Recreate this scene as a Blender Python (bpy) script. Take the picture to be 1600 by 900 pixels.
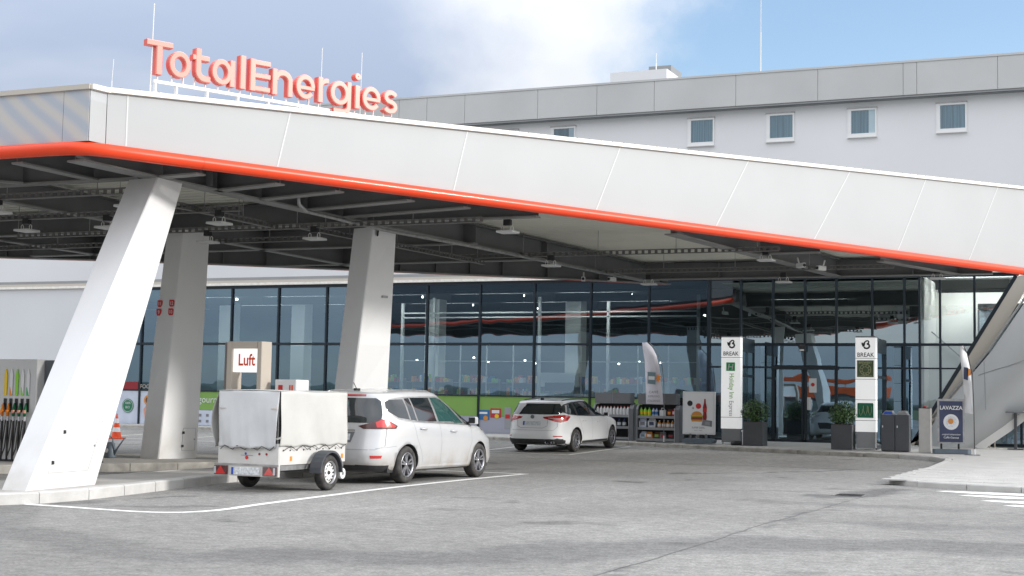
import bpy, bmesh, math, random
from mathutils import Vector, Matrix
from mathutils.bvhtree import BVHTree
from mathutils.geometry import delaunay_2d_cdt
random.seed(7)
for o in list(bpy.data.objects): bpy.data.objects.remove(o)
S = bpy.context.scene; C = S.collection
rad = math.radians; sin = math.sin; cos = math.cos; PI = math.pi

# ------------------------------------------------------------------ camera
YAW, PITCH, ROLL = rad(23.15), rad(4.42), rad(1.008)
fw = Vector((-sin(YAW)*cos(PITCH), cos(YAW)*cos(PITCH), sin(PITCH)))
r0 = Vector((cos(YAW), sin(YAW), 0)); u0 = r0.cross(fw)
rr = r0*cos(ROLL)+u0*sin(ROLL); uu = -r0*sin(ROLL)+u0*cos(ROLL)
cd = bpy.data.cameras.new('camera'); cam = bpy.data.objects.new('camera', cd); C.objects.link(cam)
cd.sensor_width = 36; cd.lens = 2263/1600*36; cd.clip_end = 6000; cd.clip_start = .1
mw = Matrix((rr, uu, -fw)).transposed().to_4x4(); mw.translation = (0, 0, 1.5)
cam.matrix_world = mw; S.camera = cam

# ------------------------------------------------------------------ world, sun, exposure
SUN_AZ, SUN_EL = rad(78), rad(20)          # azimuth from +Y towards +X
SUN = Vector((sin(SUN_AZ)*cos(SUN_EL), cos(SUN_AZ)*cos(SUN_EL), sin(SUN_EL)))
S.view_settings.view_transform = 'Standard'; S.view_settings.look = 'None'
S.view_settings.gamma = 1; S.view_settings.exposure = 0.98
S.render.resolution_x = 1024; S.render.resolution_y = 576
W = bpy.data.worlds.new('World'); S.world = W; W.use_nodes = True
nt = W.node_tree; N = nt.nodes; L = nt.links; N.clear()
def nd(t, **k):
    n = N.new(t)
    for a, b in k.items(): setattr(n, a, b)
    return n
sky = nd('ShaderNodeTexSky', sky_type='NISHITA', sun_disc=False, sun_elevation=SUN_EL, sun_rotation=SUN_AZ,
         altitude=200, air_density=1.0, dust_density=1.4, ozone_density=1.6)
tc = nd('ShaderNodeTexCoord')
sep = nd('ShaderNodeSeparateXYZ'); L.new(tc.outputs['Generated'], sep.inputs[0])
mz = nd('ShaderNodeMath', operation='MAXIMUM'); L.new(sep.outputs[2], mz.inputs[0]); mz.inputs[1].default_value = 0
mz2 = nd('ShaderNodeMath', operation='ADD'); L.new(mz.outputs[0], mz2.inputs[0]); mz2.inputs[1].default_value = .22
dv = nd('ShaderNodeVectorMath', operation='DIVIDE'); L.new(tc.outputs['Generated'], dv.inputs[0])
cb = nd('ShaderNodeCombineXYZ')
for i in range(3): L.new(mz2.outputs[0], cb.inputs[i])
L.new(cb.outputs[0], dv.inputs[1])
def noise(scale, off, detail=6, rough=.55, dist=.3):
    mp = nd('ShaderNodeMapping'); mp.inputs['Location'].default_value = off
    L.new(dv.outputs[0], mp.inputs[0])
    n = nd('ShaderNodeTexNoise'); n.inputs['Scale'].default_value = scale; n.inputs['Detail'].default_value = detail
    n.inputs['Roughness'].default_value = rough; n.inputs['Distortion'].default_value = dist
    L.new(mp.outputs[0], n.inputs['Vector']); return n.outputs['Fac']
wn = nd('ShaderNodeTexNoise'); wn.inputs['Scale'].default_value = 5.0; wn.inputs['Detail'].default_value = 8; wn.inputs['Roughness'].default_value = .58
L.new(tc.outputs['Generated'], wn.inputs['Vector'])
ws = nd('ShaderNodeVectorMath', operation='SUBTRACT'); L.new(wn.outputs['Color'], ws.inputs[0]); ws.inputs[1].default_value = (.5, .5, .5)
wk = nd('ShaderNodeVectorMath', operation='SCALE'); L.new(ws.outputs[0], wk.inputs[0]); wk.inputs['Scale'].default_value = .34
wa = nd('ShaderNodeVectorMath', operation='ADD'); L.new(tc.outputs['Generated'], wa.inputs[0]); L.new(wk.outputs[0], wa.inputs[1])
wz = nd('ShaderNodeVectorMath', operation='NORMALIZE'); L.new(wa.outputs[0], wz.inputs[0])
def blob(d, lo, hi):                         # a cloud bank: where the direction lies near d
    v = nd('ShaderNodeVectorMath', operation='DOT_PRODUCT'); L.new(wz.outputs[0], v.inputs[0])
    v.inputs[1].default_value = Vector(d).normalized()
    m = nd('ShaderNodeMapRange', interpolation_type='SMOOTHSTEP'); L.new(v.outputs['Value'], m.inputs[0])
    m.inputs[1].default_value = lo; m.inputs[2].default_value = hi; return m.outputs[0]
def madd(a, k, b):
    m = nd('ShaderNodeMath', operation='MULTIPLY_ADD'); L.new(a, m.inputs[0]); m.inputs[1].default_value = k
    if isinstance(b, (int, float)): m.inputs[2].default_value = b
    else: L.new(b, m.inputs[2])
    return m.outputs[0]
bank = blob((-.42, .89, .17), .965, .999)    # the bright bank behind the sign and roof
gap = blob((-.16, .95, .22), .968, .998)    # the blue gap to the right
cov = madd(bank, .42, madd(gap, -.62, madd(noise(.9, (3.1, 1.7, 0)), .9, .22)))
mr = nd('ShaderNodeMapRange', interpolation_type='SMOOTHSTEP'); L.new(cov, mr.inputs[0])
mr.inputs[1].default_value = .22; mr.inputs[2].default_value = .74; mr.inputs[3].default_value = .07
grey = blob((-.62, .76, .20), .955, .997)    # the blue grey part at the left
br = madd(grey, -.42, madd(noise(1.3, (8.2, 4.4, 1.0), 4), .8, .42))
rmp = nd('ShaderNodeValToRGB'); L.new(br, rmp.inputs[0])
e = rmp.color_ramp.elements
e[0].position = .40; e[0].color = (2.3, 2.75, 3.6, 1); e[1].position = .86; e[1].color = (4.9, 5.0, 5.2, 1)
mx = nd('ShaderNodeMix', data_type='RGBA')
L.new(mr.outputs[0], mx.inputs[0])
skb = nd('ShaderNodeMix', data_type='RGBA', blend_type='MULTIPLY'); skb.inputs[0].default_value = 1
L.new(sky.outputs[0], skb.inputs[6]); skb.inputs[7].default_value = (1.12, 1.18, 1.22, 1)
zf = nd('ShaderNodeMath', operation='MULTIPLY_ADD'); L.new(mz.outputs[0], zf.inputs[0]); zf.inputs[1].default_value = 1.9; zf.inputs[2].default_value = .66
cz = nd('ShaderNodeVectorMath', operation='SCALE'); L.new(rmp.outputs[0], cz.inputs[0]); L.new(zf.outputs[0], cz.inputs['Scale'])   # an overcast layer is brighter overhead than near the horizon
L.new(skb.outputs[2], mx.inputs[6]); L.new(cz.outputs[0], mx.inputs[7])
bg = nd('ShaderNodeBackground'); bg.inputs[1].default_value = .10
L.new(mx.outputs[2], bg.inputs[0])
wo = nd('ShaderNodeOutputWorld'); L.new(bg.outputs[0], wo.inputs[0])
sl = bpy.data.lights.new('sun', 'SUN'); sl.energy = 1.5; sl.angle = rad(7); sl.color = (1, .97, .93)
so = bpy.data.objects.new('sun', sl); C.objects.link(so)
so.rotation_euler = (-SUN).to_track_quat('-Z', 'Y').to_euler()

# ------------------------------------------------------------------ materials
M = {}
def mat(name, col, rough=.6, metal=0, var=None, bump=None, spec=.5, coat=0, emit=None, stretch=None):
    """var=(scale, amount[, second colour]); bump=(scale, strength)"""
    m = bpy.data.materials.new(name); m.use_nodes = True; t = m.node_tree; n = t.nodes; l = t.links
    p = n['Principled BSDF']; p.inputs['Base Color'].default_value = (*col, 1)
    p.inputs['Roughness'].default_value = rough; p.inputs['Metallic'].default_value = metal
    p.inputs['Specular IOR Level'].default_value = spec; p.inputs['Coat Weight'].default_value = coat
    p.inputs['Coat Roughness'].default_value = .06
    if emit: p.inputs['Emission Color'].default_value = (*emit[0], 1); p.inputs['Emission Strength'].default_value = emit[1]
    g = n.new('ShaderNodeNewGeometry'); src = g.outputs['Position']
    if stretch:
        mp = n.new('ShaderNodeMapping'); mp.inputs['Scale'].default_value = stretch; l.new(src, mp.inputs[0]); src = mp.outputs[0]
    if var:
        x = n.new('ShaderNodeTexNoise'); x.inputs['Scale'].default_value = var[0]; x.inputs['Detail'].default_value = 6
        l.new(src, x.inputs['Vector'])
        r = n.new('ShaderNodeValToRGB'); l.new(x.outputs['Fac'], r.inputs[0])
        a = var[1]; e = r.color_ramp.elements; e[0].position = .3; e[1].position = .7
        e[0].color = tuple(c*(1-a) for c in col)+(1,)
        e[1].color = (tuple(var[2])+(1,)) if len(var) > 2 else tuple(min(1, c*(1+a)) for c in col)+(1,)
        l.new(r.outputs[0], p.inputs['Base Color'])
    if bump:
        x = n.new('ShaderNodeTexNoise'); x.inputs['Scale'].default_value = bump[0]; x.inputs['Detail'].default_value = 4
        l.new(src, x.inputs['Vector']); b = n.new('ShaderNodeBump'); b.inputs['Strength'].default_value = bump[1]
        b.inputs['Distance'].default_value = .02
        l.new(x.outputs['Fac'], b.inputs['Height']); l.new(b.outputs[0], p.inputs['Normal'])
    M[name] = m; return m
mat('white_render', (.66, .67, .69), .8, var=(.35, .03), bump=(60, .15))
mat('hotel_render', (.78, .78, .79), .85, var=(.15, .03), bump=(50, .1))
mat('hotel_panel', (.53, .53, .525), .5, .25, var=(.3, .07))
mat('white_paint', (.80, .80, .80), .35, var=(1.2, .03))
mat('column_paint', (.74, .74, .74), .38, var=(.7, .04, (.77, .77, .765)), bump=(6, .05))
mat('seam_grey', (.30, .31, .33), .6)
mat('cream_trim', (.86, .83, .76), .5, var=(8, .1))
mat('beige_trim', (.52, .48, .42), .5)
mat('beam_grey', (.12, .122, .125), .5, var=(1.5, .12))
mat('flange_grey', (.21, .21, .205), .5, var=(2, .15))
mat('deck_beige', (.66, .66, .59), .6, var=(.5, .06))
mat('tray_grey', (.17, .165, .16), .5, .4)
mat('black', (.012, .012, .013), .5)
mat('rubber', (.028, .027, .026), .8, var=(9, .25, (.075, .07, .065)))
mat('red_tube', (.80, .060, .012), .36, var=(.6, .05), coat=.12, spec=.4)
mat('sign_face', (.86, .28, .22), .22, coat=.7)  # pinkish glare on the letter fronts is put into this paler red
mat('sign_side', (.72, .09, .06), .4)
mat('white_metal', (.80, .79, .76), .4)
mat('lamp_white', (.62, .63, .62), .4)
mat('kerb_white', (.52, .51, .49), .85, var=(3, .12), bump=(60, .35))
mat('kerb_dirty', (.40, .38, .34), .9, var=(4, .3), bump=(60, .4))
mat('concrete_top', (.40, .385, .36), .9, var=(1.3, .14), bump=(70, .4))
mat('mullion', (.020, .030, .040), .35, .3)
mat('grey_metal', (.30, .31, .32), .45, .5, var=(1, .06))
mat('dark_grey', (.075, .080, .090), .45, var=(2, .12))
mat('mid_grey', (.16, .165, .175), .5, var=(2, .1))
mat('silver', (.55, .56, .58), .32, .85)
mat('stainless', (.50, .49, .47), .38, .55, var=(5, .07))
mat('taupe_metal', (.56, .50, .43), .45, .2)
mat('taupe_dark', (.20, .175, .165), .5, .2)
mat('car_white', (.87, .875, .88), .30, var=(.8, .02), coat=.8)
mat('car_silverwhite', (.60, .605, .62), .28, .22, var=(1.5, .025, (.62, .62, .62)), coat=.8)
mat('car_glass', (.014, .020, .024), .04, 0, spec=.9, coat=.5)
mat('car_glass_teal', (.030, .085, .080), .05, spec=.8, coat=.5)
mat('plastic_black', (.030, .030, .032), .55, var=(6, .3))
mat('chrome', (.62, .62, .63), .18, 1)
mat('rim_silver', (.42, .42, .44), .30, .8, var=(12, .15))
mat('rim_dark', (.03, .03, .032), .4, .3)
mat('tail_red', (.52, .012, .010), .12, coat=1, spec=.8)
mat('tail_bright', (.80, .10, .06), .15, coat=1)  # brighter red of the lens, no emission
mat('tail_dark', (.07, .018, .020), .15, coat=1)
mat('lamp_clear', (.45, .46, .48), .15, coat=1)
mat('orange', (.80, .26, .03), .4)
mat('blue', (.015, .07, .42), .4)
mat('plate_white', (.62, .64, .66), .4, var=(30, .28))
mat('tarp', (.52, .515, .49), .62, var=(2.2, .06), bump=(5, .35), spec=.3)
mat('tarp_rear', (.60, .61, .62), .62, var=(2.2, .06), bump=(4, .35), spec=.3)
mat('trailer_white', (.62, .61, .59), .45, var=(2.5, .07))
mat('galv', (.36, .36, .36), .42, .7, var=(8, .2))
mat('fender', (.055, .060, .070), .55, var=(7, .2))
mat('rope', (.02, .02, .02), .7)
mat('red_flat', (.55, .02, .02), .45)
mat('maroon', (.26, .012, .02), .5)
mat('white_flat', (.78, .78, .78), .5)
mat('off_white', (.72, .72, .72), .5)
mat('sign_glow', (.80, .80, .80), .4, emit=((1, 1, 1), .22))  # white panel with a faint glow added to brighten it
mat('sign_glow_bright', (.85, .85, .85), .4, emit=((1, 1, 1), .34))  # stronger added glow for the air sign panel
mat('ink', (.02, .02, .022), .6)
mat('ink_soft', (.20, .20, .22), .6)
mat('green_logo', (.02, .40, .12), .5)
mat('green_text', (.18, .48, .02), .5)
mat('dark_green', (.015, .17, .085), .5)
mat('olive', (.085, .12, .055), .5)
mat('pale_gold', (.50, .52, .28), .5)
mat('film_green', (.20, .37, .08), .5, var=(1, .06))
mat('film_lilac', (.36, .37, .44), .5, var=(1, .05))
mat('film_white', (.55, .60, .70), .5, var=(2, .1))
mat('film_blue', (.03, .14, .34), .5)
mat('film_red', (.45, .03, .05), .5)
mat('yellow', (.80, .55, .02), .5)
mat('lime', (.25, .60, .04), .5)
mat('skin', (.62, .30, .22), .6)
mat('bun', (.62, .25, .05), .6)
mat('brown', (.12, .05, .02), .6)
mat('cola', (.25, .008, .01), .3)
mat('navy', (.035, .045, .10), .4, var=(3, .25))
mat('foot_grey', (.11, .14, .17), .5, var=(4, .1))
mat('leaf', (.03, .085, .02), .35, var=(9, .5, (.10, .21, .05)))
mat('leaf_dark', (.016, .038, .010), .5, var=(9, .4))
mat('pot', (.075, .078, .085), .5, var=(3, .1))
mat('pump_panel', (.58, .58, .575), .45, var=(2, .04))
mat('pump_dark', (.10, .11, .125), .5, var=(2, .08))
mat('nozzle_green', (.01, .13, .05), .4)
mat('nozzle_orange', (.75, .22, .02), .4)
mat('cloth_flag', (.74, .72, .78), .8, var=(3, .05))
mat('cloth_white', (.76, .76, .77), .8)
mat('can_blue', (.16, .24, .27), .4)
mat('cone_red', (.80, .09, .02), .45)
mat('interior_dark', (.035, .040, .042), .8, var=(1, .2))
mat('interior_floor', (.16, .16, .15), .35)
mat('paving', (.47, .46, .44), .9, var=(1.6, .10), bump=(60, .4))
mat('fill_glow', (.9, .9, .9), .5, emit=((1, .98, .94), 14))  # glow of the added fill strips inside the shop
mat('interior_wall', (.62, .63, .60), .7, var=(.6, .05))
mat('interior_white', (.72, .74, .73), .6)
mat('curtain', (.055, .125, .17), .8, var=(1.5, .3, (.16, .29, .35)), stretch=(9, 9, .15))
mat('downlight', (.9, .9, .9), .5, emit=((1, .96, .88), 12))
mat('orange_body', (.62, .10, .02), .45, var=(2, .1))
mat('wood_far', (.085, .11, .105), .9, var=(.05, .25, (.12, .14, .125)))  # paler and bluer: distance haze is put into the colour
mat('field', (.07, .10, .035), .95, var=(.03, .3))
mat('tar', (.14, .14, .138), .6, var=(12, .3))
mat('drain', (.02, .02, .02), .5)
mat('foam', (.11, .11, .12), .7)

def add_dirt(name, zlo, zhi, col, amt, sc=3.0):
    m = M[name]; n = m.node_tree.nodes; l = m.node_tree.links; p = n['Principled BSDF']
    g = n.new('ShaderNodeNewGeometry'); sp = n.new('ShaderNodeSeparateXYZ'); l.new(g.outputs['Position'], sp.inputs[0])
    mr = n.new('ShaderNodeMapRange'); l.new(sp.outputs[2], mr.inputs[0]); mr.inputs[1].default_value = zhi; mr.inputs[2].default_value = zlo
    t = n.new('ShaderNodeTexNoise'); t.inputs['Scale'].default_value = sc; t.inputs['Detail'].default_value = 8; l.new(g.outputs['Position'], t.inputs['Vector'])
    a = n.new('ShaderNodeMapRange'); l.new(t.outputs['Fac'], a.inputs[0]); a.inputs[1].default_value = .3; a.inputs[2].default_value = .75; a.inputs[4].default_value = amt
    k = n.new('ShaderNodeMath'); k.operation = 'MULTIPLY'; l.new(mr.outputs[0], k.inputs[0]); l.new(a.outputs[0], k.inputs[1])
    x = n.new('ShaderNodeMix'); x.data_type = 'RGBA'; l.new(k.outputs[0], x.inputs[0])
    b = p.inputs['Base Color']
    if b.links: l.new(b.links[0].from_socket, x.inputs[6])
    else: x.inputs[6].default_value = b.default_value
    x.inputs[7].default_value = (*col, 1); l.new(x.outputs[2], b)
add_dirt('column_paint', .15, 1.1, (.42, .38, .32), .75, 2.2); add_dirt('car_silverwhite', .2, .62, (.42, .36, .28), 1.0, 4)
add_dirt('trailer_white', .25, .8, (.40, .38, .34), .8, 5); add_dirt('tarp', .6, 1.6, (.38, .37, .33), .35, 2.0); add_dirt('tarp_rear', .6, 1.6, (.36, .36, .34), .35, 2.0)
add_dirt('white_render', .2, 1.6, (.42, .40, .37), .5, 1.5); add_dirt('car_white', .2, .45, (.5, .46, .4), .5, 4)
def glassmat(name, refl, tint, trans, col=(.8, .92, 1)):
    m = bpy.data.materials.new(name); m.use_nodes = True; t = m.node_tree; n = t.nodes; l = t.links; n.clear()
    tr = n.new('ShaderNodeBsdfTransparent'); tr.inputs[0].default_value = (*[c*trans for c in tint], 1)
    gl = n.new('ShaderNodeBsdfGlossy'); gl.inputs[0].default_value = (*col, 1); gl.inputs['Roughness'].default_value = .0
    tx = n.new('ShaderNodeTexNoise'); tx.inputs['Scale'].default_value = .9; tx.inputs['Detail'].default_value = 1
    g = n.new('ShaderNodeNewGeometry'); l.new(g.outputs['Position'], tx.inputs['Vector'])
    b = n.new('ShaderNodeBump'); b.inputs['Strength'].default_value = .035; b.inputs['Distance'].default_value = .1
    l.new(tx.outputs['Fac'], b.inputs['Height']); l.new(b.outputs[0], gl.inputs['Normal'])
    fr = n.new('ShaderNodeLayerWeight'); fr.inputs[0].default_value = .35
    mr = n.new('ShaderNodeMapRange'); l.new(fr.outputs['Fresnel'], mr.inputs[0]); mr.inputs[3].default_value = refl; mr.inputs[4].default_value = 1
    mx = n.new('ShaderNodeMixShader'); l.new(mr.outputs[0], mx.inputs[0]); l.new(tr.outputs[0], mx.inputs[1]); l.new(gl.outputs[0], mx.inputs[2])
    o = n.new('ShaderNodeOutputMaterial'); l.new(mx.outputs[0], o.inputs[0]); M[name] = m
glassmat('shop_glass', .27, (.80, .95, 1), .52, (.56, .80, 1))
glassmat('entry_glass', .42, (.85, .98, 1), .55, (.80, .95, 1))
glassmat('room_glass', .10, (.85, .96, 1), .85)
glassmat('clear_glass', .20, (.90, .98, 1), .78, (.85, .95, 1))
glassmat('screen_glass', .05, (.85, .95, .9), .45)

def asphalt():
    m = bpy.data.materials.new('asphalt'); m.use_nodes = True; t = m.node_tree; n = t.nodes; l = t.links
    p = n['Principled BSDF']; p.inputs['Specular IOR Level'].default_value = .35
    g = n.new('ShaderNodeNewGeometry')
    def nz(s, d=5, st=None, dist=0):
        x = n.new('ShaderNodeTexNoise'); x.inputs['Scale'].default_value = s; x.inputs['Detail'].default_value = d
        x.inputs['Distortion'].default_value = dist
        if st:
            mp = n.new('ShaderNodeMapping'); mp.inputs['Scale'].default_value = st; mp.inputs['Rotation'].default_value = (0, 0, rad(-15))
            l.new(g.outputs['Position'], mp.inputs[0]); l.new(mp.outputs[0], x.inputs['Vector'])
        else: l.new(g.outputs['Position'], x.inputs['Vector'])
        return x.outputs['Fac']
    def ramp(f, stops):
        r = n.new('ShaderNodeValToRGB'); l.new(f, r.inputs[0]); e = r.color_ramp.elements
        e[0].position, e[0].color = stops[0][0], (*[stops[0][1]]*3, 1); e[1].position, e[1].color = stops[1][0], (*[stops[1][1]]*3, 1)
        for a, b in stops[2:]: q = e.new(a); q.color = (b, b, b, 1)
        return r.outputs[0]
    def mul(a, b):
        x = n.new('ShaderNodeMix'); x.data_type = 'RGBA'; x.blend_type = 'MULTIPLY'; x.inputs[0].default_value = 1
        l.new(a, x.inputs[6]); l.new(b, x.inputs[7]); return x.outputs[2]
    big = ramp(nz(.16, 4, (1, .7, 1), .3), [(.36, .72), (.60, 1.0)])
    mid = ramp(nz(1.3, 7, (1, .7, 1), .3), [(.30, .90), (.70, 1.05)])
    patch = ramp(nz(6.5, 12), [(.36, .82), (.64, 1.11)])
    fine = ramp(nz(30, 6), [(.34, .70), (.66, 1.22)])
    grain = ramp(nz(110, 2), [(.32, .80), (.66, 1.13)])
    streak = patch
    stain = ramp(nz(.55, 3, None, .2), [(.27, .55), (.34, 1.0)])
    c = mul(mul(mul(mul(mul(big, mid), fine), grain), stain), streak)
    base = n.new('ShaderNodeMix'); base.data_type = 'RGBA'; base.blend_type = 'MULTIPLY'; base.inputs[0].default_value = 1
    l.new(c, base.inputs[6]); base.inputs[7].default_value = (.325, .318, .303, 1)
    l.new(base.outputs[2], p.inputs['Base Color'])
    ro = n.new('ShaderNodeMapRange'); l.new(big, ro.inputs[0]); ro.inputs[1].default_value = .6; ro.inputs[2].default_value = 1
    ro.inputs[3].default_value = .62; ro.inputs[4].default_value = .88; l.new(ro.outputs[0], p.inputs['Roughness'])
    b = n.new('ShaderNodeBump'); b.inputs['Strength'].default_value = .5; b.inputs['Distance'].default_value = .01
    l.new(nz(60, 3), b.inputs['Height']); l.new(b.outputs[0], p.inputs['Normal']); M['asphalt'] = m
asphalt()
def painted(name, col):
    m = mat(name, col, .7); t = m.node_tree; n = t.nodes; l = t.links; p = n['Principled BSDF']
    g = n.new('ShaderNodeNewGeometry'); x = n.new('ShaderNodeTexNoise'); x.inputs['Scale'].default_value = 14; x.inputs['Detail'].default_value = 8
    l.new(g.outputs['Position'], x.inputs['Vector']); r = n.new('ShaderNodeValToRGB'); l.new(x.outputs['Fac'], r.inputs[0])
    e = r.color_ramp.elements; e[0].position = .28; e[0].color = (.42, .41, .40, 1); e[1].position = .38; e[1].color = (*col, 1)
    l.new(r.outputs[0], p.inputs['Base Color'])
painted('road_paint', (.86, .85, .82))
painted('road_paint_old', (.74, .73, .68))
def meshmat(name, col, see, wavy):
    """perforated metal cladding: fine bump, some sky showing through the holes"""
    m = mat(name, col, .55, .15); t = m.node_tree; n = t.nodes; l = t.links; p = n['Principled BSDF']
    g = n.new('ShaderNodeNewGeometry')
    w = n.new('ShaderNodeTexWave'); w.inputs['Scale'].default_value = 22; w.bands_direction = 'Z'
    l.new(g.outputs['Position'], w.inputs['Vector'])
    b = n.new('ShaderNodeBump'); b.inputs['Strength'].default_value = .08; b.inputs['Distance'].default_value = .01
    l.new(w.outputs['Fac'], b.inputs['Height']); l.new(b.outputs[0], p.inputs['Normal'])
    x = n.new('ShaderNodeTexNoise'); x.inputs['Scale'].default_value = .7; x.inputs['Detail'].default_value = 3
    l.new(g.outputs['Position'], x.inputs['Vector'])
    r = n.new('ShaderNodeValToRGB'); l.new(x.outputs['Fac'], r.inputs[0]); e = r.color_ramp.elements
    e[0].color = (*[c*.93 for c in col], 1); e[1].color = (*[min(1, c*1.04) for c in col], 1); l.new(r.outputs[0], p.inputs['Base Color'])
    tr = n.new('ShaderNodeBsdfTransparent'); mx = n.new('ShaderNodeMixShader'); mx.inputs[0].default_value = see
    if wavy:  # moire of sky through the mesh, painted into the colour as rings
        q = n.new('ShaderNodeTexWave'); q.wave_type = 'RINGS'; q.rings_direction = 'Y'; q.inputs['Scale'].default_value = .85; q.inputs['Distortion'].default_value = 6
        q.inputs['Detail'].default_value = 0; q.inputs['Detail Scale'].default_value = .7
        mp = n.new('ShaderNodeMapping'); mp.inputs['Location'].default_value = (16.9, 0, -6.3); mp.inputs['Scale'].default_value = (.8, 1, 1.5); l.new(g.outputs['Position'], mp.inputs[0]); l.new(mp.outputs[0], q.inputs['Vector'])
        k = n.new('ShaderNodeValToRGB'); l.new(q.outputs['Fac'], k.inputs[0]); e = k.color_ramp.elements
        e[0].position = .1; e[0].color = (.47, .51, .57, 1); e[1].position = .9; e[1].color = (.60, .58, .55, 1); l.new(k.outputs[0], p.inputs['Base Color'])
    l.new(p.outputs[0], mx.inputs[1]); l.new(tr.outputs[0], mx.inputs[2])
    l.new(mx.outputs[0], n['Material Output'].inputs['Surface'])
meshmat('mesh_white', (.435, .445, .452), .13, False)
meshmat('mesh_seam', (.53, .54, .545), .0, False)
meshmat('mesh_left', (.62, .61, .60), .12, True)
meshmat('mesh_grey', (.52, .53, .53), .05, False)
meshmat('mesh_rear', (.12, .125, .135), .02, False)

# ------------------------------------------------------------------ building helpers
def wloc(o):
    v = Vector(o.location)
    while o.parent: o = o.parent; v = v+Vector(o.location)
    return v
def link(name, me, m, parent=None, smooth=False):
    o = bpy.data.objects.new(name, me); C.objects.link(o)
    for x in (m if isinstance(m, (list, tuple)) else [m]): me.materials.append(M[x])
    if smooth: me.polygons.foreach_set('use_smooth', [True]*len(me.polygons))
    if parent: o.parent = parent
    return o
class MB:
    def __init__(s): s.v = []; s.f = []; s.mi = []; s.cur = 0
    def add(s, vs, fs):
        b = len(s.v); s.v += [Vector(v) for v in vs]; s.f += [[i+b for i in f] for f in fs]; s.mi += [s.cur]*len(fs); return s
    def box(s, x0, x1, y0, y1, z0, z1):
        return s.add([(x, y, z) for z in (z0, z1) for y in (y0, y1) for x in (x0, x1)],
                     [(0, 2, 3, 1), (4, 5, 7, 6), (0, 1, 5, 4), (2, 6, 7, 3), (0, 4, 6, 2), (1, 3, 7, 5)])
    def bbox(s, x0, x1, y0, y1, z0, z1, b=.01):            # box with chamfered vertical and top edges
        p = [(x0+b, y0), (x1-b, y0), (x1, y0+b), (x1, y1-b), (x1-b, y1), (x0+b, y1), (x0, y1-b), (x0, y0+b)]
        q = [(x0+b, y0+b), (x1-b, y0+b), (x1-b, y0+b), (x1-b, y1-b), (x1-b, y1-b), (x0+b, y1-b), (x0+b, y1-b), (x0+b, y0+b)]
        s.add([(a, c, z0) for a, c in p]+[(a, c, z1-b) for a, c in p]+[(a*.999+q[i][0]*.001 if 0 else (a+q[i][0])/2, (c+q[i][1])/2, z1) for i, (a, c) in enumerate(p)],
              [list(range(7, -1, -1)), list(range(16, 24))]+[[k*8+i, k*8+(i+1) % 8, k*8+8+(i+1) % 8, k*8+8+i] for k in (0, 1) for i in range(8)])
        return s
    def prism(s, poly, z0, z1, axis='z'):
        n = len(poly)
        def P(a, b, c): return {'z': (a, b, c), 'y': (a, c, b), 'x': (c, a, b)}[axis]
        return s.add([P(a, b, z0) for a, b in poly]+[P(a, b, z1) for a, b in poly],
                     [list(range(n-1, -1, -1)), list(range(n, 2*n))]+[[i, (i+1) % n, n+(i+1) % n, n+i] for i in range(n)])
    def beam(s, p, q, w, h, up=(0, 0, 1), off=0):                  # rectangular bar p->q, w across, h along up, off shifts along up
        p = Vector(p); q = Vector(q); d = (q-p).normalized(); x = d.cross(Vector(up))
        if x.length < 1e-4: x = d.cross(Vector((1, 0, 0)))
        x.normalize(); u = x.cross(d).normalized(); p = p+u*off; q = q+u*off
        vs = [b+x*a*w/2+u*c*h/2 for b in (p, q) for a, c in ((-1, -1), (1, -1), (1, 1), (-1, 1))]
        return s.add(vs, [(3, 2, 1, 0), (4, 5, 6, 7)]+[(i, (i+1) % 4, 4+(i+1) % 4, 4+i) for i in range(4)])
    def tube(s, pts, r, n=8, cap=True):
        pts = [Vector(p) for p in pts]; vs = []; prev = None
        for i, p in enumerate(pts):
            d = (pts[min(i+1, len(pts)-1)]-pts[max(i-1, 0)]).normalized()
            if prev is None:
                a = Vector((0, 0, 1)) if abs(d.z) < .9 else Vector((1, 0, 0)); x = d.cross(a).normalized()
            else: x = (prev-d*prev.dot(d)).normalized()
            prev = x; y = d.cross(x); R = r[i] if isinstance(r, (list, tuple)) else r
            vs += [p+(x*cos(t)+y*sin(t))*R for t in (2*PI*k/n for k in range(n))]
        m = len(pts)
        fs = [(i*n+k, i*n+(k+1) % n, (i+1)*n+(k+1) % n, (i+1)*n+k) for i in range(m-1) for k in range(n)]
        if cap: fs += [list(range(n-1, -1, -1)), list(range((m-1)*n, m*n))]
        return s.add(vs, fs)
    def lathe(s, prof, n=24, c=(0, 0, 0), axis='z', closed=False):
        vs = []
        for a, z in prof:
            for k in range(n):
                t = 2*PI*k/n; x, y = a*cos(t), a*sin(t)
                vs.append((c[0]+x, c[1]+y, c[2]+z) if axis == 'z' else ((c[0]+z, c[1]+x, c[2]+y) if axis == 'x' else (c[0]+x, c[1]+z, c[2]+y)))
        m = len(prof); fs = [(i*n+k, i*n+(k+1) % n, (i+1)*n+(k+1) % n, (i+1)*n+k) for i in range(m-1) for k in range(n)]
        if closed: fs += [((m-1)*n+k, (m-1)*n+(k+1) % n, (k+1) % n, k) for k in range(n)]
        return s.add(vs, fs)
    def quad(s, a, b, c, d): return s.add([a, b, c, d], [(0, 1, 2, 3)])
    def xform(s, mtx, start=0):
        for i in range(start, len(s.v)): s.v[i] = mtx @ s.v[i]
        return s
    def build(s, name, m, parent=None, smooth=False, fixn=True):
        off = wloc(parent) if parent else Vector()
        me = bpy.data.meshes.new(name); me.from_pydata([tuple(v-off) for v in s.v], [], s.f)
        if any(s.mi): me.polygons.foreach_set('material_index', s.mi)
        if fixn:
            b = bmesh.new(); b.from_mesh(me); bmesh.ops.recalc_face_normals(b, faces=b.faces); b.to_mesh(me); b.free()
        me.update(); return link(name, me, m, parent, smooth)
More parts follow.
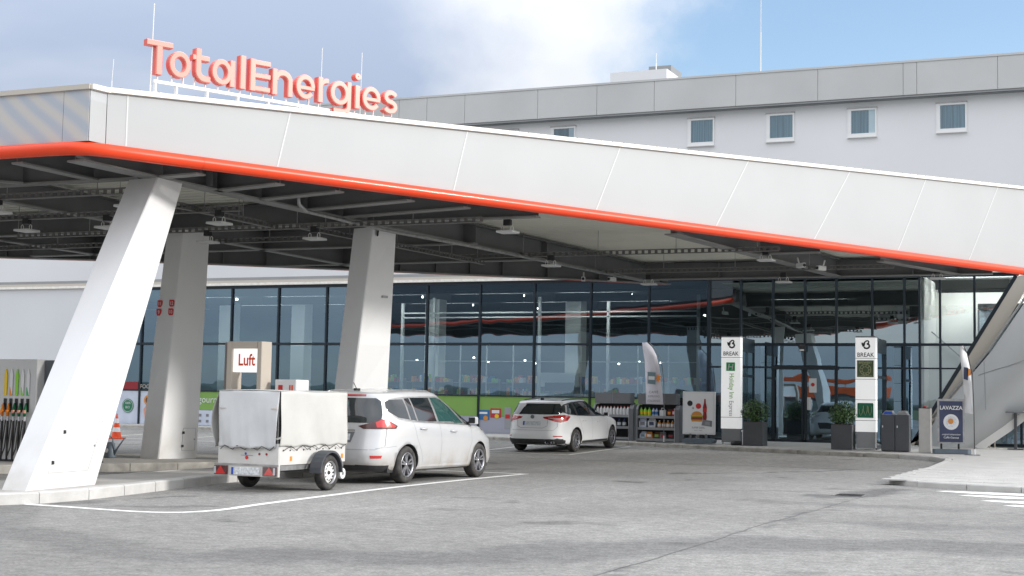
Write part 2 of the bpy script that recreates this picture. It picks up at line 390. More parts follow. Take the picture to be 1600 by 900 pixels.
def tag(o, label=None, cat=None, group=None, kind=None):
    for k, v in (('label', label), ('category', cat), ('group', group), ('kind', kind)):
        if v: o[k] = v
    return o
def thing(name, loc, label, cat, group=None):
    o = bpy.data.objects.new(name, None); C.objects.link(o); o.location = loc; o.empty_display_size = .2
    return tag(o, label, cat, group)
def struct(mb, name, m, **k): return tag(mb.build(name, m, **k), kind='structure')
def dup(o, loc, label=None, rz=None, parent=None):
    c = o.copy(); C.objects.link(c)
    if parent is not None: c.parent = parent
    else:
        c.location = loc
        if rz is not None: c.rotation_euler[2] = rz
        if label: c['label'] = label
    for ch in o.children: dup(ch, None, parent=c)
    return c
_tc = {}
def text(mb, s, origin, right, up, size, depth=.004, align='LEFT', squash=1, bold=0):
    """flat lettering as geometry: origin = baseline start"""
    key = (s, align, bold)
    if key not in _tc:
        cu = bpy.data.curves.new('lettering', 'FONT'); cu.body = s; cu.size = 1; cu.align_x = align; cu.offset = bold
        cu.resolution_u = 3
        o = bpy.data.objects.new('lettering', cu); C.objects.link(o); bpy.context.view_layer.update()
        me = o.to_mesh(); _tc[key] = ([v.co.copy() for v in me.vertices], [list(p.vertices) for p in me.polygons])
        o.to_mesh_clear(); bpy.data.objects.remove(o)
    vs, fs = _tc[key]; right = Vector(right).normalized(); up = Vector(up).normalized(); nn = right.cross(up)
    o = Vector(origin); mb.add([o+right*v.x*size*squash+up*v.y*size+nn*depth for v in vs], fs)
def zA(y): return .02*max(0., min(y, 47)-35)      # asphalt level: it rises gently towards the shop
# ================================================================== GROUND
def sheet(poly, z, step=1.0, mb=None):
    """a flat or sloping sheet: poly in plan, z a function of y"""
    mb = mb or MB(); pts = [Vector(p) for p in poly]; n = len(pts); ed = [(i, (i+1) % n) for i in range(n)]
    xs = [p.x for p in pts]; ys = [p.y for p in pts]
    if step:
        y = min(ys)+step
        while y < max(ys):
            x = min(xs)+step/2
            while x < max(xs): pts.append(Vector((x, y))); x += step*4
            y += step
    v, e, f, *_ = delaunay_2d_cdt(pts, ed, [list(range(n))], 1, 1e-4)
    mb.add([(p.x, p.y, z(p.y)) for p in v], f); return mb
def ring_ground():
    mb = MB(); ys = [-70, -20, 2, 35]+[36+i for i in range(12)]+[60, 130]; xs = [-130, -60, -30, -10, 12, 60, 110]
    vs = [(x, y, zA(y)) for y in ys for x in xs]; n = len(xs)
    # leave out the cell block of the fine sheet (x -30..12, y 2..35)
    fs = []
    for j in range(len(ys)-1):
        for i in range(n-1):
            if ys[j] == 2 and xs[i] in (-30, -10): continue
            fs.append((j*n+i, j*n+i+1, (j+1)*n+i+1, (j+1)*n+i))
    return mb.add(vs, fs)
DAMP_DARK = [([(-7.5, 11.8), (-5.7, 12.6), (-4.9, 14.2), (-3.9, 15.6), (-2.7, 16.1), (-1.0, 16.6), (2, 17)], .75, .55), ([(-3, 19), (-.5, 19.6), (2, 20)], .5, .35),
        ([(-8.9, 29.95), (-7.4, 31.7), (-6.5, 33.6), (-5.5, 37)], .10, .8),
        ([(-4.7, 24.1), (-4.3, 24.7), (-4.05, 27.0)], .42, .75), ([(-5.4, 22.6), (-4.2, 22.3), (-2.5, 22.5)], .4, .35),
        ([(-13.05, 17.3), (-12.6, 17.9)], .12, .85), ([(-12.5, 15.9), (-11.5, 16.4)], .16, .6), ([(-13.4, 15.7), (-13.1, 16.5)], .15, .6),
        ([(-13.5, 14.9), (-12.4, 13.4), (-10.7, 12.2), (-8, 11.2)], .5, .4),
        ([(-4.25, 11), (-4.24, 18.3), (-4.05, 27.0)], .05, .6), ([(-6.9, 24.8), (-5.2, 25.4)], .07, .7),
        ([(-9.2, 20.3), (-9.15, 20.4)], .12, .6), ([(-7.2, 18.1), (-7.1, 18.2)], .09, .6), ([(-15.4, 36.2), (-15.2, 36.6)], .3, .5), ([(-12.7, 28.4), (-12.5, 29.2)], .25, .5), ([(-10.2, 34), (-9.9, 34.6)], .12, .6), ([(-8, 27.5), (-7.9, 28)], .10, .5), ([(-13, 22.4), (-12.6, 26)], .5, .35), ([(-12.6, 19), (-12.4, 20.8)], .3, .3)]  # last two: darker patches under the people carrier and its trailer
def seg_d(p, a, b):
    ab = (b[0]-a[0], b[1]-a[1]); t = max(0, min(1, ((p[0]-a[0])*ab[0]+(p[1]-a[1])*ab[1])/(ab[0]**2+ab[1]**2)))
    return math.hypot(p[0]-a[0]-ab[0]*t, p[1]-a[1]-ab[1]*t)
from mathutils import noise as mnoise
def fine_ground():
    xs = [-30, -27, -24, -21, -19]+[-17+.125*i for i in range(145)]+[2, 3, 5, 8, 12]; ys = [2, 4, 6, 8]+[9+.16*i for i in range(163)]
    xs = sorted(set(round(x, 3) for x in xs)); n = len(xs)
    vs = [(x, y, 0) for y in ys for x in xs]
    fs = [(j*n+i, j*n+i+1, (j+1)*n+i+1, (j+1)*n+i) for j in range(len(ys)-1) for i in range(n-1)]
    me = bpy.data.meshes.new('asphalt'); me.from_pydata(vs, [], fs)
    at = me.attributes.new('damp', 'FLOAT', 'POINT'); d = []
    for x, y, z in vs:
        m = 0
        if -17.5 < x < 3:
            q = (x+.35*mnoise.noise(Vector((x*1.3, y*1.3, 0)))+.12*mnoise.noise(Vector((x*5, y*5, 3))), y+.5*mnoise.noise(Vector((x*1.1, y*1.1, 7))))
            for pl, w, s in DAMP_DARK:
                dd = min(seg_d(q, pl[k], pl[k+1]) for k in range(len(pl)-1))
                m = max(m, s*max(0, min(1, (w-dd)/(w*.5)+.35)))
        d.append(min(1, m))
    at.data.foreach_set('value', d); return tag(link('forecourt_asphalt', me, 'asphalt'), kind='structure')
_m = M['asphalt']; _n = _m.node_tree.nodes; _l = _m.node_tree.links; _p = _n['Principled BSDF']
_a = _n.new('ShaderNodeAttribute'); _a.attribute_name = 'damp'; _x = _n.new('ShaderNodeMix'); _x.data_type = 'RGBA'; _x.blend_type = 'MULTIPLY'
_s = _p.inputs['Base Color'].links[0].from_socket; _l.new(_a.outputs['Fac'], _x.inputs[0]); _l.new(_s, _x.inputs[6]); _x.inputs[7].default_value = (.42, .43, .45, 1)
_l.new(_x.outputs[2], _p.inputs['Base Color'])
fine_ground()
struct(ring_ground(), 'forecourt_surround', 'asphalt')
g = MB(); g.add([(-3000, -3000, -.08), (3000, -3000, -.08), (3000, 3000, -.08), (-3000, 3000, -.08)], [(0, 1, 2, 3)])
struct(g, 'field', 'field')
# far wooded rise all round the site
w = MB(); vs = []; n = 240
for k in range(n):
    t = 2*PI*k/n; R = 420+40*sin(3*t+1)
    h = 5+3*mnoise.noise(Vector((cos(t)*3, sin(t)*3, 1)))+2.4*mnoise.noise(Vector((cos(t)*26, sin(t)*26, 4)))
    for a, b in ((0, -.1), (0, h*.75), (14, h), (60, h*.9), (90, -.1)): vs.append(((R+a)*cos(t), (R+a)*sin(t), max(b, 2.2) if b > 0 else b))
w.add(vs, [(k*5+j, ((k+1) % n)*5+j, ((k+1) % n)*5+j+1, k*5+j+1) for k in range(n) for j in range(4)])
tag(w.build('distant_woodland', 'wood_far', smooth=True), 'low wooded rise far beyond the forecourt', 'woodland', kind='stuff')

# ------------------------------------------------------------------ kerbs and pavements
def resample(pl, d):
    out = []; carry = 0
    P = [Vector(p) for p in pl]; cum = [0]
    for i in range(len(P)-1): cum.append(cum[-1]+(P[i+1]-P[i]).length)
    n = max(1, round(cum[-1]/d)); res = []
    for k in range(n+1):
        s = cum[-1]*k/n; i = max(j for j in range(len(P)) if cum[j] <= s+1e-6); i = min(i, len(P)-2)
        t = (s-cum[i])/(cum[i+1]-cum[i]); res.append(P[i].lerp(P[i+1], t))
    return res
def smooth_pl(pl, it=2):
    P = [Vector(p) for p in pl]
    for _ in range(it):
        Q = [P[0]]
        for a, b in zip(P, P[1:]): Q += [a.lerp(b, .25), a.lerp(b, .75)]
        P = Q+[P[-1]]
    return P
def kerb(parent, pl, side, z0, h, m, length=1.0, width=.18, gap=.008):
    """one object per kerbstone; side=+1 puts the stone to the left of the line"""
    R = resample(pl, length)
    for a, b in zip(R, R[1:]):
        d = (b-a).normalized(); nn = Vector((-d.y, d.x))*side; a2 = a+d*gap; b2 = b-d*gap; mb = MB()
        za, zb = z0(a.y), z0(b.y); r = random.uniform(-.003, .003)
        o = [a2+nn*.004, b2+nn*.004]; i = [a2+nn*width, b2+nn*width]; c = [a2+nn*.025, b2+nn*.025]
        T = lambda p, z: (p.x, p.y, z)
        mb.add([T(o[0], za-.05), T(o[1], zb-.05), T(o[1], zb+h-.02+r), T(o[0], za+h-.02+r), T(c[0], za+h+r), T(c[1], zb+h+r),
                T(i[0], za+h+r), T(i[1], zb+h+r), T(i[0], za-.05), T(i[1], zb-.05)],
               [(0, 1, 2, 3), (3, 2, 5, 4), (4, 5, 7, 6), (6, 7, 9, 8), (0, 3, 4, 6, 8), (1, 9, 7, 5, 2)])
        mb.build('kerbstone', m, parent)
edge = smooth_pl([(-46, 45.0), (-31, 44.8), (-24, 44.3), (-19, 43.7), (-14.85, 43.07), (-12.44, 42.39), (-9.6, 41.34), (-7.65, 40.7), (-5.45, 40.35), (-4.35, 39.3),
        (-4.36, 37), (-4.40, 33), (-4.43, 29.95), (-4.40, 28.9), (-3.9, 28.3), (-2.9, 27.9), (-1.0, 27.4), (6, 25.9)], 2)
zP = lambda y: zA(y)+.11
inner = []
for i, p in enumerate(edge):
    a = edge[max(i-1, 0)]; b = edge[min(i+1, len(edge)-1)]; d = (b-a).normalized(); inner.append(p+Vector((-d.y, d.x))*.17)
pav = sheet(inner+[Vector((14, 24.5)), Vector((14, 45.9)), Vector((-46, 45.9))], zP, 1.0)
pv = struct(pav, 'shopfront_pavement', 'paving')
ki = min(i for i, p in enumerate(edge) if p.x > -6)
kerb(pv, edge[:ki+1], 1, zA, .112, 'kerb_dirty', 1.0); kerb(pv, edge[ki:], 1, zA, .112, 'kerb_white', 1.0)
# paving slabs that can be told apart near the corner of the pavement
me0 = None
for j in range(14):
    for i in range(9):
        x = -4.12+i*.62+(.31 if j % 2 else 0); y = 28.75+j*.42
        if x > 1.2: continue
        if me0 is None:
            q = MB().bbox(-.303, .303, -.203, .203, -.02, .006, .004); o = q.build('paving_slab', 'paving', pv); me0 = o.data
        else: o = bpy.data.objects.new('paving_slab', me0); C.objects.link(o); o.parent = pv
        o.location = (x, y, zP(y)+random.uniform(-.001, .002))
def island(name, outer, back, m, mt, label):
    P = smooth_pl(outer, 2); inn = []
    for i, p in enumerate(P):
        a = P[max(i-1, 0)]; b = P[min(i+1, len(P)-1)]; d = (b-a).normalized(); inn.append(p+Vector((-d.y, d.x))*.2)
    t = sheet(inn+[Vector(b) for b in back], lambda y: .147, 0); o = struct(t, name, mt)
    kerb(o, P, 1, lambda y: 0, .155, m, 1.0, .22); kerb(o, [P[-1]]+[Vector(b) for b in back]+[P[0]], 1, lambda y: 0, .153, m, 1.5, .05)
    return o
isl1 = island('column_island', [(-17.5, 13.6), (-15.2, 13.6), (-14.2, 14.1), (-13.67, 15.02), (-13.38, 15.83), (-13.52, 16.96), (-14.0, 19.57), (-14.36, 21.5), (-14.2, 23.5), (-13.9, 25.2), (-13.85, 27.6), (-14.3, 28.6), (-15.0, 28.9)],
              [(-15.7, 28.5), (-15.75, 24), (-15.6, 20), (-15.9, 16), (-17.5, 15.4)], 'kerb_white', 'concrete_top', '')
isl2 = island('pump_island', [(-25, 15.2), (-22.2, 17.2), (-19.5, 19.7), (-18.3, 21.9-.0), (-17.6, 23.3), (-16.9, 24.4), (-16.75, 25.6), (-17.4, 27.2), (-18.6, 27.9)],
              [(-20.2, 27.2), (-21.8, 25), (-24, 21.5), (-27.5, 17.4)], 'kerb_dirty', 'concrete_top', '')

# ------------------------------------------------------------------ road markings (thin sheets lying on the asphalt)
def stripe(mb, pl, w, sm=0):
    P = smooth_pl(pl, sm) if sm else [Vector(p) for p in pl]
    Q = [P[0]]
    for a, b in zip(P, P[1:]):
        k = max(1, int((b-a).length/1.0))
        for i in range(1, k+1): Q.append(a.lerp(b, i/k))
    P = Q; vs = []
    for i, p in enumerate(P):
        a = P[max(i-1, 0)]; b = P[min(i+1, len(P)-1)]; d = (b-a).normalized(); nn = Vector((-d.y, d.x))*w/2
        for s in (1, -1): q = p+nn*s; vs.append((q.x, q.y, zA(q.y)+.004))
    mb.add(vs, [(2*i, 2*i+1, 2*i+3, 2*i+2) for i in range(len(P)-1)])
mk = MB(); stripe(mk, [(-13.57, 15.38), (-12.88, 15.33), (-12.32, 15.27), (-11.77, 15.21), (-11.36, 15.26), (-11.03, 15.52), (-10.93, 16.1), (-11.08, 17.1), (-11.18, 18.44), (-11.40, 21.48), (-11.45, 24.05), (-11.40, 26.38), (-11.36, 27.45)], .15, 1)
stripe(mk, [(-11.30, 27.45), (-13.7, 27.45)], .15)
struct(mk, 'bay_line_by_island', 'road_paint')
mk = MB(); stripe(mk, [(-14.06, 37.0), (-14.06, 42.25)], .10); stripe(mk, [(-14.06, 37.0), (-17, 37.45), (-20, 37.8), (-36, 37.9)], .10)
for x in (-16.95, -19.7, -22.5, -25.3, -28.1, -30.9, -33.7): stripe(mk, [(x, 37.75), (x, 43.0)], .10)
stripe(mk, [(-17.9, 22.4), (-16.8, 23.6), (-16.2, 25.0)], .10)
struct(mk, 'bay_line_at_shopfront', 'road_paint_old')
mk = MB()
for y, x in ((27.0, -3.25), (25.98, -2.75), (24.72, -2.28), (23.7, -1.85)):
    mk.add([(x, y+.05, .004), (x+.75, y-.31, .004), (8, y-.31, .004), (8, y+.31, .004), (x+.15, y+.31, .004)], [(0, 1, 2, 3, 4)])
struct(mk, 'zebra_crossing', 'road_paint')
mk = MB()
for pl in ([(-4.45, 8), (-4.24, 13.1), (-4.26, 18.3), (-4.1, 24.4)], [(-4.0, 25.1), (-4.05, 27.6)]):
    q = [Vector(p) for p in pl]; z = [q[0]]
    for a, b in zip(q, q[1:]):
        for k in range(1, 13): z.append(a.lerp(b, k/12)+Vector((random.uniform(-.025, .025), random.uniform(-.025, .025))))
    stripe(mk, [tuple(p) for p in z], .013)
tag(struct(mk, 'asphalt_seam', 'tar'), kind='structure')
d = thing('drain_grate', (-4.35, 24.75, .004), 'small black drain grate set in the asphalt in a damp patch', 'drain')
MB().box(-4.6, -4.1, 24.5, 25.0, .004, .010).build('frame', 'galv', d)
for k in range(7): MB().box(-4.56, -4.14, 24.54+k*.066, 24.575+k*.066, .011, .017).build('grate_bar', 'drain', d)

# ================================================================== HOTEL
H = thing('hotel_building', (-20, 68, 0), 'large pale grey rendered hotel block behind the forecourt with a row of small windows', 'building')
HX = [-90, -3.6+14]
MB().box(-90, 12, 68.0, 84, .0, 15.95).build('wall', 'hotel_render', H)
b = [-90+k*4.07 for k in range(13)]
seams = [-35.55, -33.9, -31.7, -27.6, -24.4, -21.4, -17.3, -13.36, -9.44, -8.83, -5.3, -1.4, 2.6, 6.6, 10.6]
left = [-35.55-4.05*k for k in range(13, 0, -1)]
bs = left+seams
for a, c in zip(bs, bs[1:]): MB().bbox(a+.006, c-.006, 67.45, 67.535, 15.80, 17.30, .012).build('parapet_panel', 'hotel_panel', H)
MB().box(-90, 12, 67.42, 67.6, 17.30, 17.40).build('parapet_cap', 'hotel_panel', H)
MB().box(-90, 12, 67.54, 67.62, 15.7, 17.3).build('parapet_backing', 'hotel_panel', H)
MB().box(-90, 12, 67.5, 68.0, 15.70, 15.76).build('soffit_strip', 'grey_metal', H)
MB().box(-90, 12, 68.02, 83.9, 15.95, 17.1).build('roof', 'grey_metal', H)
def hotel_window(x):
    f = MB()
    x0, x1, z0, z1 = x, x+1.34, 14.06, 15.40
    f.box(x0, x0+.17, 67.93, 68.1, z0, z1); f.box(x1-.07, x1, 67.93, 68.1, z0, z1)
    f.box(x0+.17, x1-.07, 67.93, 68.1, z0, z0+.16); f.box(x0+.17, x1-.07, 67.93, 68.1, z1-.09, z1)
    o = f.build('window', 'white_paint', H)
    g = MB(); g.quad((x0+.16, 67.985, z0+.15), (x1-.06, 67.985, z0+.15), (x1-.06, 67.985, z1-.08), (x0+.16, 67.985, z1-.08)); g.build('pane', 'room_glass', o)
    c = MB(); vs = []
    fo = random.choice((1, 1, .72, .85))
    for k in range(41):
        t = k/40*fo; vs += [(x0+.16+t*(x1-x0-.22), 67.995+.006*sin(t*52)-.003, z0+.15), (x0+.16+t*(x1-x0-.22), 67.995+.006*sin(t*52)-.003, z1-.08)]
    c.add(vs, [(2*k, 2*k+2, 2*k+3, 2*k+1) for k in range(40)]); c.build('curtain', 'curtain', o, fixn=False)
    MB().box(x0-.02, x1+.02, 67.86, 68.0, z0-.05, z0-.003).build('sill', 'white_metal', o)
    MB().box(x0-.03, x1+.03, 67.90, 68.0, z1+.003, z1+.05).build('blind_box', 'galv', o)
for x in (-50.6, -42.7, -34.9, -30.2, -27.05, -19.83, -15.92, -12.06, -8.03, -4.1, -.2, 3.7): hotel_window(x)
MB().box(-24.6, -21.55, 70.0, 73.0, 17.1, 18.5).build('roof_box', 'hotel_render', H)
MB().box(-23.8, -22.55, 74, 76, 17.1, 19.65).build('roof_box', 'grey_metal', H)
for x, y, h, l in ((-16.1, 67.5, 3.9, 'tall thin white lightning rod standing on the hotel roof edge against blue sky'), (-22.75, 72, 2.3, 'short thin rod on the hotel roof box')):
    o = thing('lightning_rod', (x, y, 17.35), l, 'lightning rod')
    z = 17.38 if y < 68 else 18.15; r = z+h-(.6 if y > 68 else 0)
    MB().tube([(x, y, z), (x, y, z+.5*h)], .028, 6).build('base_tube', 'white_metal', o); MB().tube([(x, y, z+.5*h), (x, y, r)], .016, 6).build('tip', 'white_metal', o)

# ================================================================== SHOP BUILDING
B = thing('shop_building', (-20, 46, .2), 'long glazed shop and restaurant front with dark frames under the canopy', 'building')
FZ = .31                                        # floor level
cols = [-12.64-2.053*k for k in range(0, 13)][::-1]+[-11.58, -10.53, -9.5, -8.51, -7.4, -6.42, -5.35, -4.34]
XL, XR = cols[0], -3.13
def slant(z): return -3.13-(5.5-z)*.597
def clip(poly, f):                              # keep f>=0
    out = []
    for i in range(len(poly)):
        a, b = poly[i], poly[(i+1) % len(poly)]; fa, fb = f(a), f(b)
        if fa >= 0: out.append(a)
        if fa*fb < 0: t = fa/(fa-fb); out.append((a[0]+(b[0]-a[0])*t, a[1]+(b[1]-a[1])*t))
    return out
def pane(x0, x1, z0, z1, m):
    p = clip([(x0, z0), (x1, z0), (x1, z1), (x0, z1)], lambda q: slant(q[1])-.03-q[0])
    if len(p) < 3: return
    MB().add([(a, 46.0, c) for a, c in p], [list(range(len(p)))]).build('glass_pane', m, B)
cols.insert(-2, -5.96)
full = cols+[slant(5.5)+.02]
for i, (a, b_) in enumerate(zip(full, full[1:])):
    a2, b2 = a+.03, b_-.03
    right = a > -12.7
    m = 'clear_glass' if a > -6.0 else 'entry_glass' if right else 'shop_glass'
    m2 = 'clear_glass' if a > -6.0 else 'shop_glass'
    pane(a2, b2, 3.47, 5.50, m)
    if right:
        if not (-10.6 < a < -8.6):
            pane(a2, b2, 2.72, 3.37, m2); pane(a2, b2, FZ+.1, 2.66, m2)
        else: pane(a2, b2, 2.76, 3.37, 'shop_glass')
    else:
        pane(a2, b2, 1.66, 3.37, 'shop_glass')
# frame members
for x in cols:
    wd = .09 if abs(x+12.64) < .1 else .045
    ztop = 5.5
    if x > -6.4: zb = max(FZ, 5.5-(-3.13-x)/.597)
    else: zb = FZ
    if -10 < x < -9: zb = 2.7
    MB().box(x-wd/2-.01, x+wd/2+.01, 45.93, 46.06, zb, ztop).build('mullion', 'mullion', B)
MB().box(XL, slant(3.42), 45.94, 46.05, 3.38, 3.46).build('transom', 'mullion', B)
MB().box(-12.6, slant(2.69), 45.94, 46.05, 2.665, 2.715).build('transom', 'mullion', B)
MB().box(XL, -12.7, 45.95, 46.04, 1.615, 1.655).build('transom', 'mullion', B)
MB().box(XL, -3.06, 45.92, 46.07, 5.5, 5.6).build('top_frame', 'mullion', B)
MB().beam((slant(FZ)+.0, 45.99, FZ), (slant(5.5), 45.99, 5.5), .15, .11, up=(1, 0, 0)).build('slanted_frame', 'mullion', B)
MB().box(-60, -3.0, 45.80, 46.3, 5.605, 5.70).build('roof_edge', 'cream_trim', B)
MB().box(-60, -3.0, 45.86, 46.3, 5.71, 5.80).build('roof_edge', 'beige_trim', B)
MB().box(-60, 8, 46.31, 60, 5.72, 5.95).build('roof', 'grey_metal', B)
MB().box(-60, XL-.03, 45.9, 46.2, .2, 5.60).build('wall', 'white_render', B)
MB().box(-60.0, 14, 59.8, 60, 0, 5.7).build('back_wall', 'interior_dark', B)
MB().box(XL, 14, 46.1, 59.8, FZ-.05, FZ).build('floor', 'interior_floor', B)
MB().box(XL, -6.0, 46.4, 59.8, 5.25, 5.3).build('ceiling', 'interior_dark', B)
MB().box(XL-.03, -12.6, 45.9, 46.1, .16, .31).build('plinth', 'grey_metal', B)
MB().box(-12.6, -6.3, 45.93, 46.05, .2, .40).build('plinth', 'mullion', B)
# white room seen through the glass at the right end
MB().box(-5.98, -5.9, 46.5, 50, FZ, 5.6).build('inner_wall', 'interior_wall', B)
MB().box(-5.9, -4.55, 47.6, 47.7, FZ, 3.55).build('inner_wall', 'interior_white', B)
MB().box(-5.9, -1.5, 49.5, 49.6, 3.3, 5.6).build('inner_wall', 'interior_wall', B)
MB().beam((-5.8, 47.55, 3.9), (-3.6, 47.55, 1.9), .04, .04).build('brace', 'grey_metal', B)
def strip(x, y, z=5.16, w_=1.3):               # added glow to brighten the interior, hidden by an added dark plate
    o = MB().box(x-w_, x+w_, y-.12, y+.12, z, z+.06).build('fill_strip', 'fill_glow', B)
    MB().box(x-w_-.1, x+w_+.1, y-.24, y-.20, z-.22, z+.08).build('fill_screen', 'interior_dark', B)
for x in (-33, -29, -25, -21, -17):
    for y in (47.1, 51.5): strip(x, y)
strip(-10.5, 51.5); strip(-4.5, 47.15, 5.4, 1.0); strip(-4.4, 48.7, 5.42, 1.2)
# window films and the pictures on them
def film(x0, x1, z0, z1, m, y=45.985): return MB().box(x0, x1, y-.006, y, z0, z1).build('window_film', m, B)
for a, b_ in zip(cols, cols[1:]):
    if b_ > -12.7+.1: continue
    if a < -33.3: film(a+.04, b_-.04, .33, 1.60, 'film_white'); continue
    if a > -14.8: continue
    film(a+.04, b_-.04, .92, 1.61, 'film_green'); film(a+.04, b_-.04, .33, .915, 'film_lilac')
o = film(-20.88, -20.42, .80, 1.14, 'film_blue', 45.975); MB().box(-20.80, -20.50, 45.964, 45.968, 1.0, 1.07).build('print', 'white_flat', o)
MB().lathe([(.001, 0), (.09, 0)], 12, (-20.56, 45.964, .86), 'y').build('print', 'bun', o)
o = film(-20.39, -19.98, .88, 1.20, 'film_red', 45.975); MB().box(-20.33, -20.05, 45.964, 45.968, 1.03, 1.14).build('print', 'off_white', o)
MB().lathe([(.001, 0), (.08, 0)], 12, (-20.14, 45.964, .93), 'y').build('print', 'yellow', o)
o = film(-19.85, -19.62, .5, 1.25, 'seam_grey', 45.975); MB().box(-19.82, -19.65, 45.964, 45.968, .86, 1.0).build('print', 'red_flat', o)
o = film(-33.1, -31.3, .34, .90, 'film_white', 45.975)
q = MB(); text(q, 'gourmet', (-32.5, 45.972, 1.2), (1, 0, 0), (0, 0, 1), .36); q.build('lettering', 'off_white', B)
q = MB()
for i in range(3):
    for j in range(2): q.box(-32.45+i*.33, -32.33+i*.33, 45.96, 45.965, .45+j*.22, .55+j*.22)
tag(q.build('print', 'ink_soft', B), kind='stuff')
# the round green seal and the food picture at the far left pane
q = MB().lathe([(.001, 0), (.27, 0), (.27, .004)], 28, (-35.75+.0, 45.958, 1.02), 'y'); se = q.build('seal', 'dark_green', B)
MB().lathe([(.225, 0), (.24, 0)], 28, (-35.75, 45.952, 1.02), 'y').build('seal_ring', 'off_white', se)
q = MB(); text(q, '100%', (-35.75, 45.953, 1.08), (1, 0, 0), (0, 0, 1), .13, align='CENTER'); text(q, 'BIO', (-35.75, 45.953, .92), (1, 0, 0), (0, 0, 1), .13, align='CENTER'); q.build('lettering', 'off_white', se)
q = MB().add([(-35.2+a, 45.96, .6+c) for a, c in ((.3, -.2), (.75, -.25), (.8, .3), (.55, .55), (.35, .5), (.2, .3))], [(0, 1, 2, 3, 4, 5)]); q.build('print', 'skin', B)
MB().lathe([(.001, 0), (.2, 0)], 16, (-34.8, 45.955, 1.25), 'y').build('print', 'bun', B)
MB().lathe([(.001, 0), (.12, 0)], 16, (-34.8, 45.952, 1.25), 'y').build('print', 'brown', B)
MB().box(-36.1, -35.3, 45.96, 45.97, 1.66, 1.95).build('print', 'maroon', B)
q = MB(); text(q, 'FOOD', (-35.2, 45.96, 1.70), (1, 0, 0), (0, 0, 1), .22); q.build('lettering', 'taupe_metal', B)
# sliding door
D = MB()
for x in (-10.50, -9.56, -9.46, -8.52): D.box(x-.035, x+.035, 45.90, 45.98, FZ, 2.62)
D.box(-10.5, -8.5, 45.90, 45.98, FZ, FZ+.1); D.box(-10.55, -8.45, 45.84, 46.0, 2.625, 2.74)
do = D.build('sliding_door', 'mullion', B)
for x0, x1 in ((-10.46, -9.6), (-9.42, -8.56)):
    MB().quad((x0, 45.94, FZ+.1), (x1, 45.94, FZ+.1), (x1, 45.94, 2.62), (x0, 45.94, 2.62)).build('door_pane', 'shop_glass', do)
MB().box(-9.36, -9.12, 45.925, 45.93, 1.9, 2.35).build('notice', 'off_white', do)
MB().lathe([(.001, 0), (.06, 0)], 12, (-9.24, 45.92, 2.15), 'y').build('notice_mark', 'red_flat', do)
MB().box(-9.42, -9.3, 45.925, 45.93, 1.35, 1.75).build('notice', 'off_white', do)
s = MB().bbox(-9.66, -9.46, 45.78, 45.9, 3.2, 3.4, .02); so_ = s.build('door_sensor', 'plastic_black', B); MB().box(-9.63, -9.49, 45.76, 45.78, 3.21, 3.26).build('sensor_lens', 'white_metal', so_)

# interior: white frames, columns, shelves, lit downlights
q = MB()
for x in (-24.9, -23.6, -19.4, -16.8-.0, -13.55): q.box(x-.05, x+.05, 47.9, 48.0, FZ, 5.2)
for x in (-22.5, -21.45, -20.4, -17.8, -15.7, -14.6): q.box(x-.02, x+.02, 47.93, 47.97, FZ, 3.5)
for z in (4.62, 4.45): q.box(-24.9, -13.5, 47.9, 47.96, z, z+.05)
for z in (3.5, 2.87): q.box(-24.9, -13.5, 47.9, 47.94, z, z+.025)
q.build('inner_frame', 'interior_white', B)
for x in (-30.2, -27.0, -24.3, -18.6, -33.6): MB().box(x-.3, x+.3, 49.2, 49.8, FZ, 5.25).build('inner_column', 'interior_white', B)
rs = random.Random(3)
for k in range(7):
    x = -26.2+k*1.95; t = thing('shop_shelf', (x, 48.9, FZ), ['dark', 'low', 'tall', 'packed', 'wide', 'narrow', 'corner'][k]+' shelf of colourful goods seen through the shop glass, '+['leftmost', 'second', 'third', 'middle', 'fifth', 'sixth', 'rightmost'][k]+' of seven', 'shelf', 'shelves inside the shop')
    f = MB(); f.box(x-.85, x+.85, 49.2, 49.25, FZ, 2.25)
    for z in (.4, .9, 1.4, 1.85): f.box(x-.85, x+.85, 48.75, 49.2, z+.25, z+.28)
    f.build('rack', 'grey_metal', t)
    for m in ('film_red', 'film_blue', 'yellow', 'off_white', 'lime', 'orange'):
        q = MB()
        for z in (.68, 1.18, 1.68, 2.13):
            for i in range(3):
                xx = x+rs.uniform(-.8, .7); q.box(xx, xx+rs.uniform(.06, .16), 48.8+rs.uniform(0, .1), 49.1, z, z+rs.uniform(.12, .28))
        tag(q.build('goods', m, t), kind='stuff')
t = thing('sales_counter', (-18.5, 48.6, FZ), 'white counter with dark screens seen through the glass behind the white estate car', 'counter')
MB().bbox(-19.6, -17.6, 48.4, 49, FZ, 1.75, .02).build('counter_body', 'interior_white', t); MB().box(-19.3, -18.2, 48.3, 48.35, 1.85, 2.15).build('screen', 'black', t)
MB().box(-19.6, -18.1, 48.5, 48.6, 2.0, 2.5).build('menu_board', 'interior_white', t)
t = thing('display_case', (-15.5, 48.6, FZ), 'pale glazed display case inside the shop behind the tall outdoor shelves', 'display case')
MB().bbox(-15.6, -14.6, 48.2, 48.9, FZ, 2.2, .02).build('case_body', 'interior_wall', t); MB().box(-16.5, -15.7, 48.3, 48.9, FZ, 1.9).build('case_base', 'black', t)
PLC = ['leftmost', 'second from the left', 'third from the left', 'fourth from the left', 'fifth from the left', 'sixth from the left', 'middle', 'eighth from the left', 'fifth from the right', 'fourth from the right', 'third from the right', 'high one near the door', 'high one beside the reflected red tube']
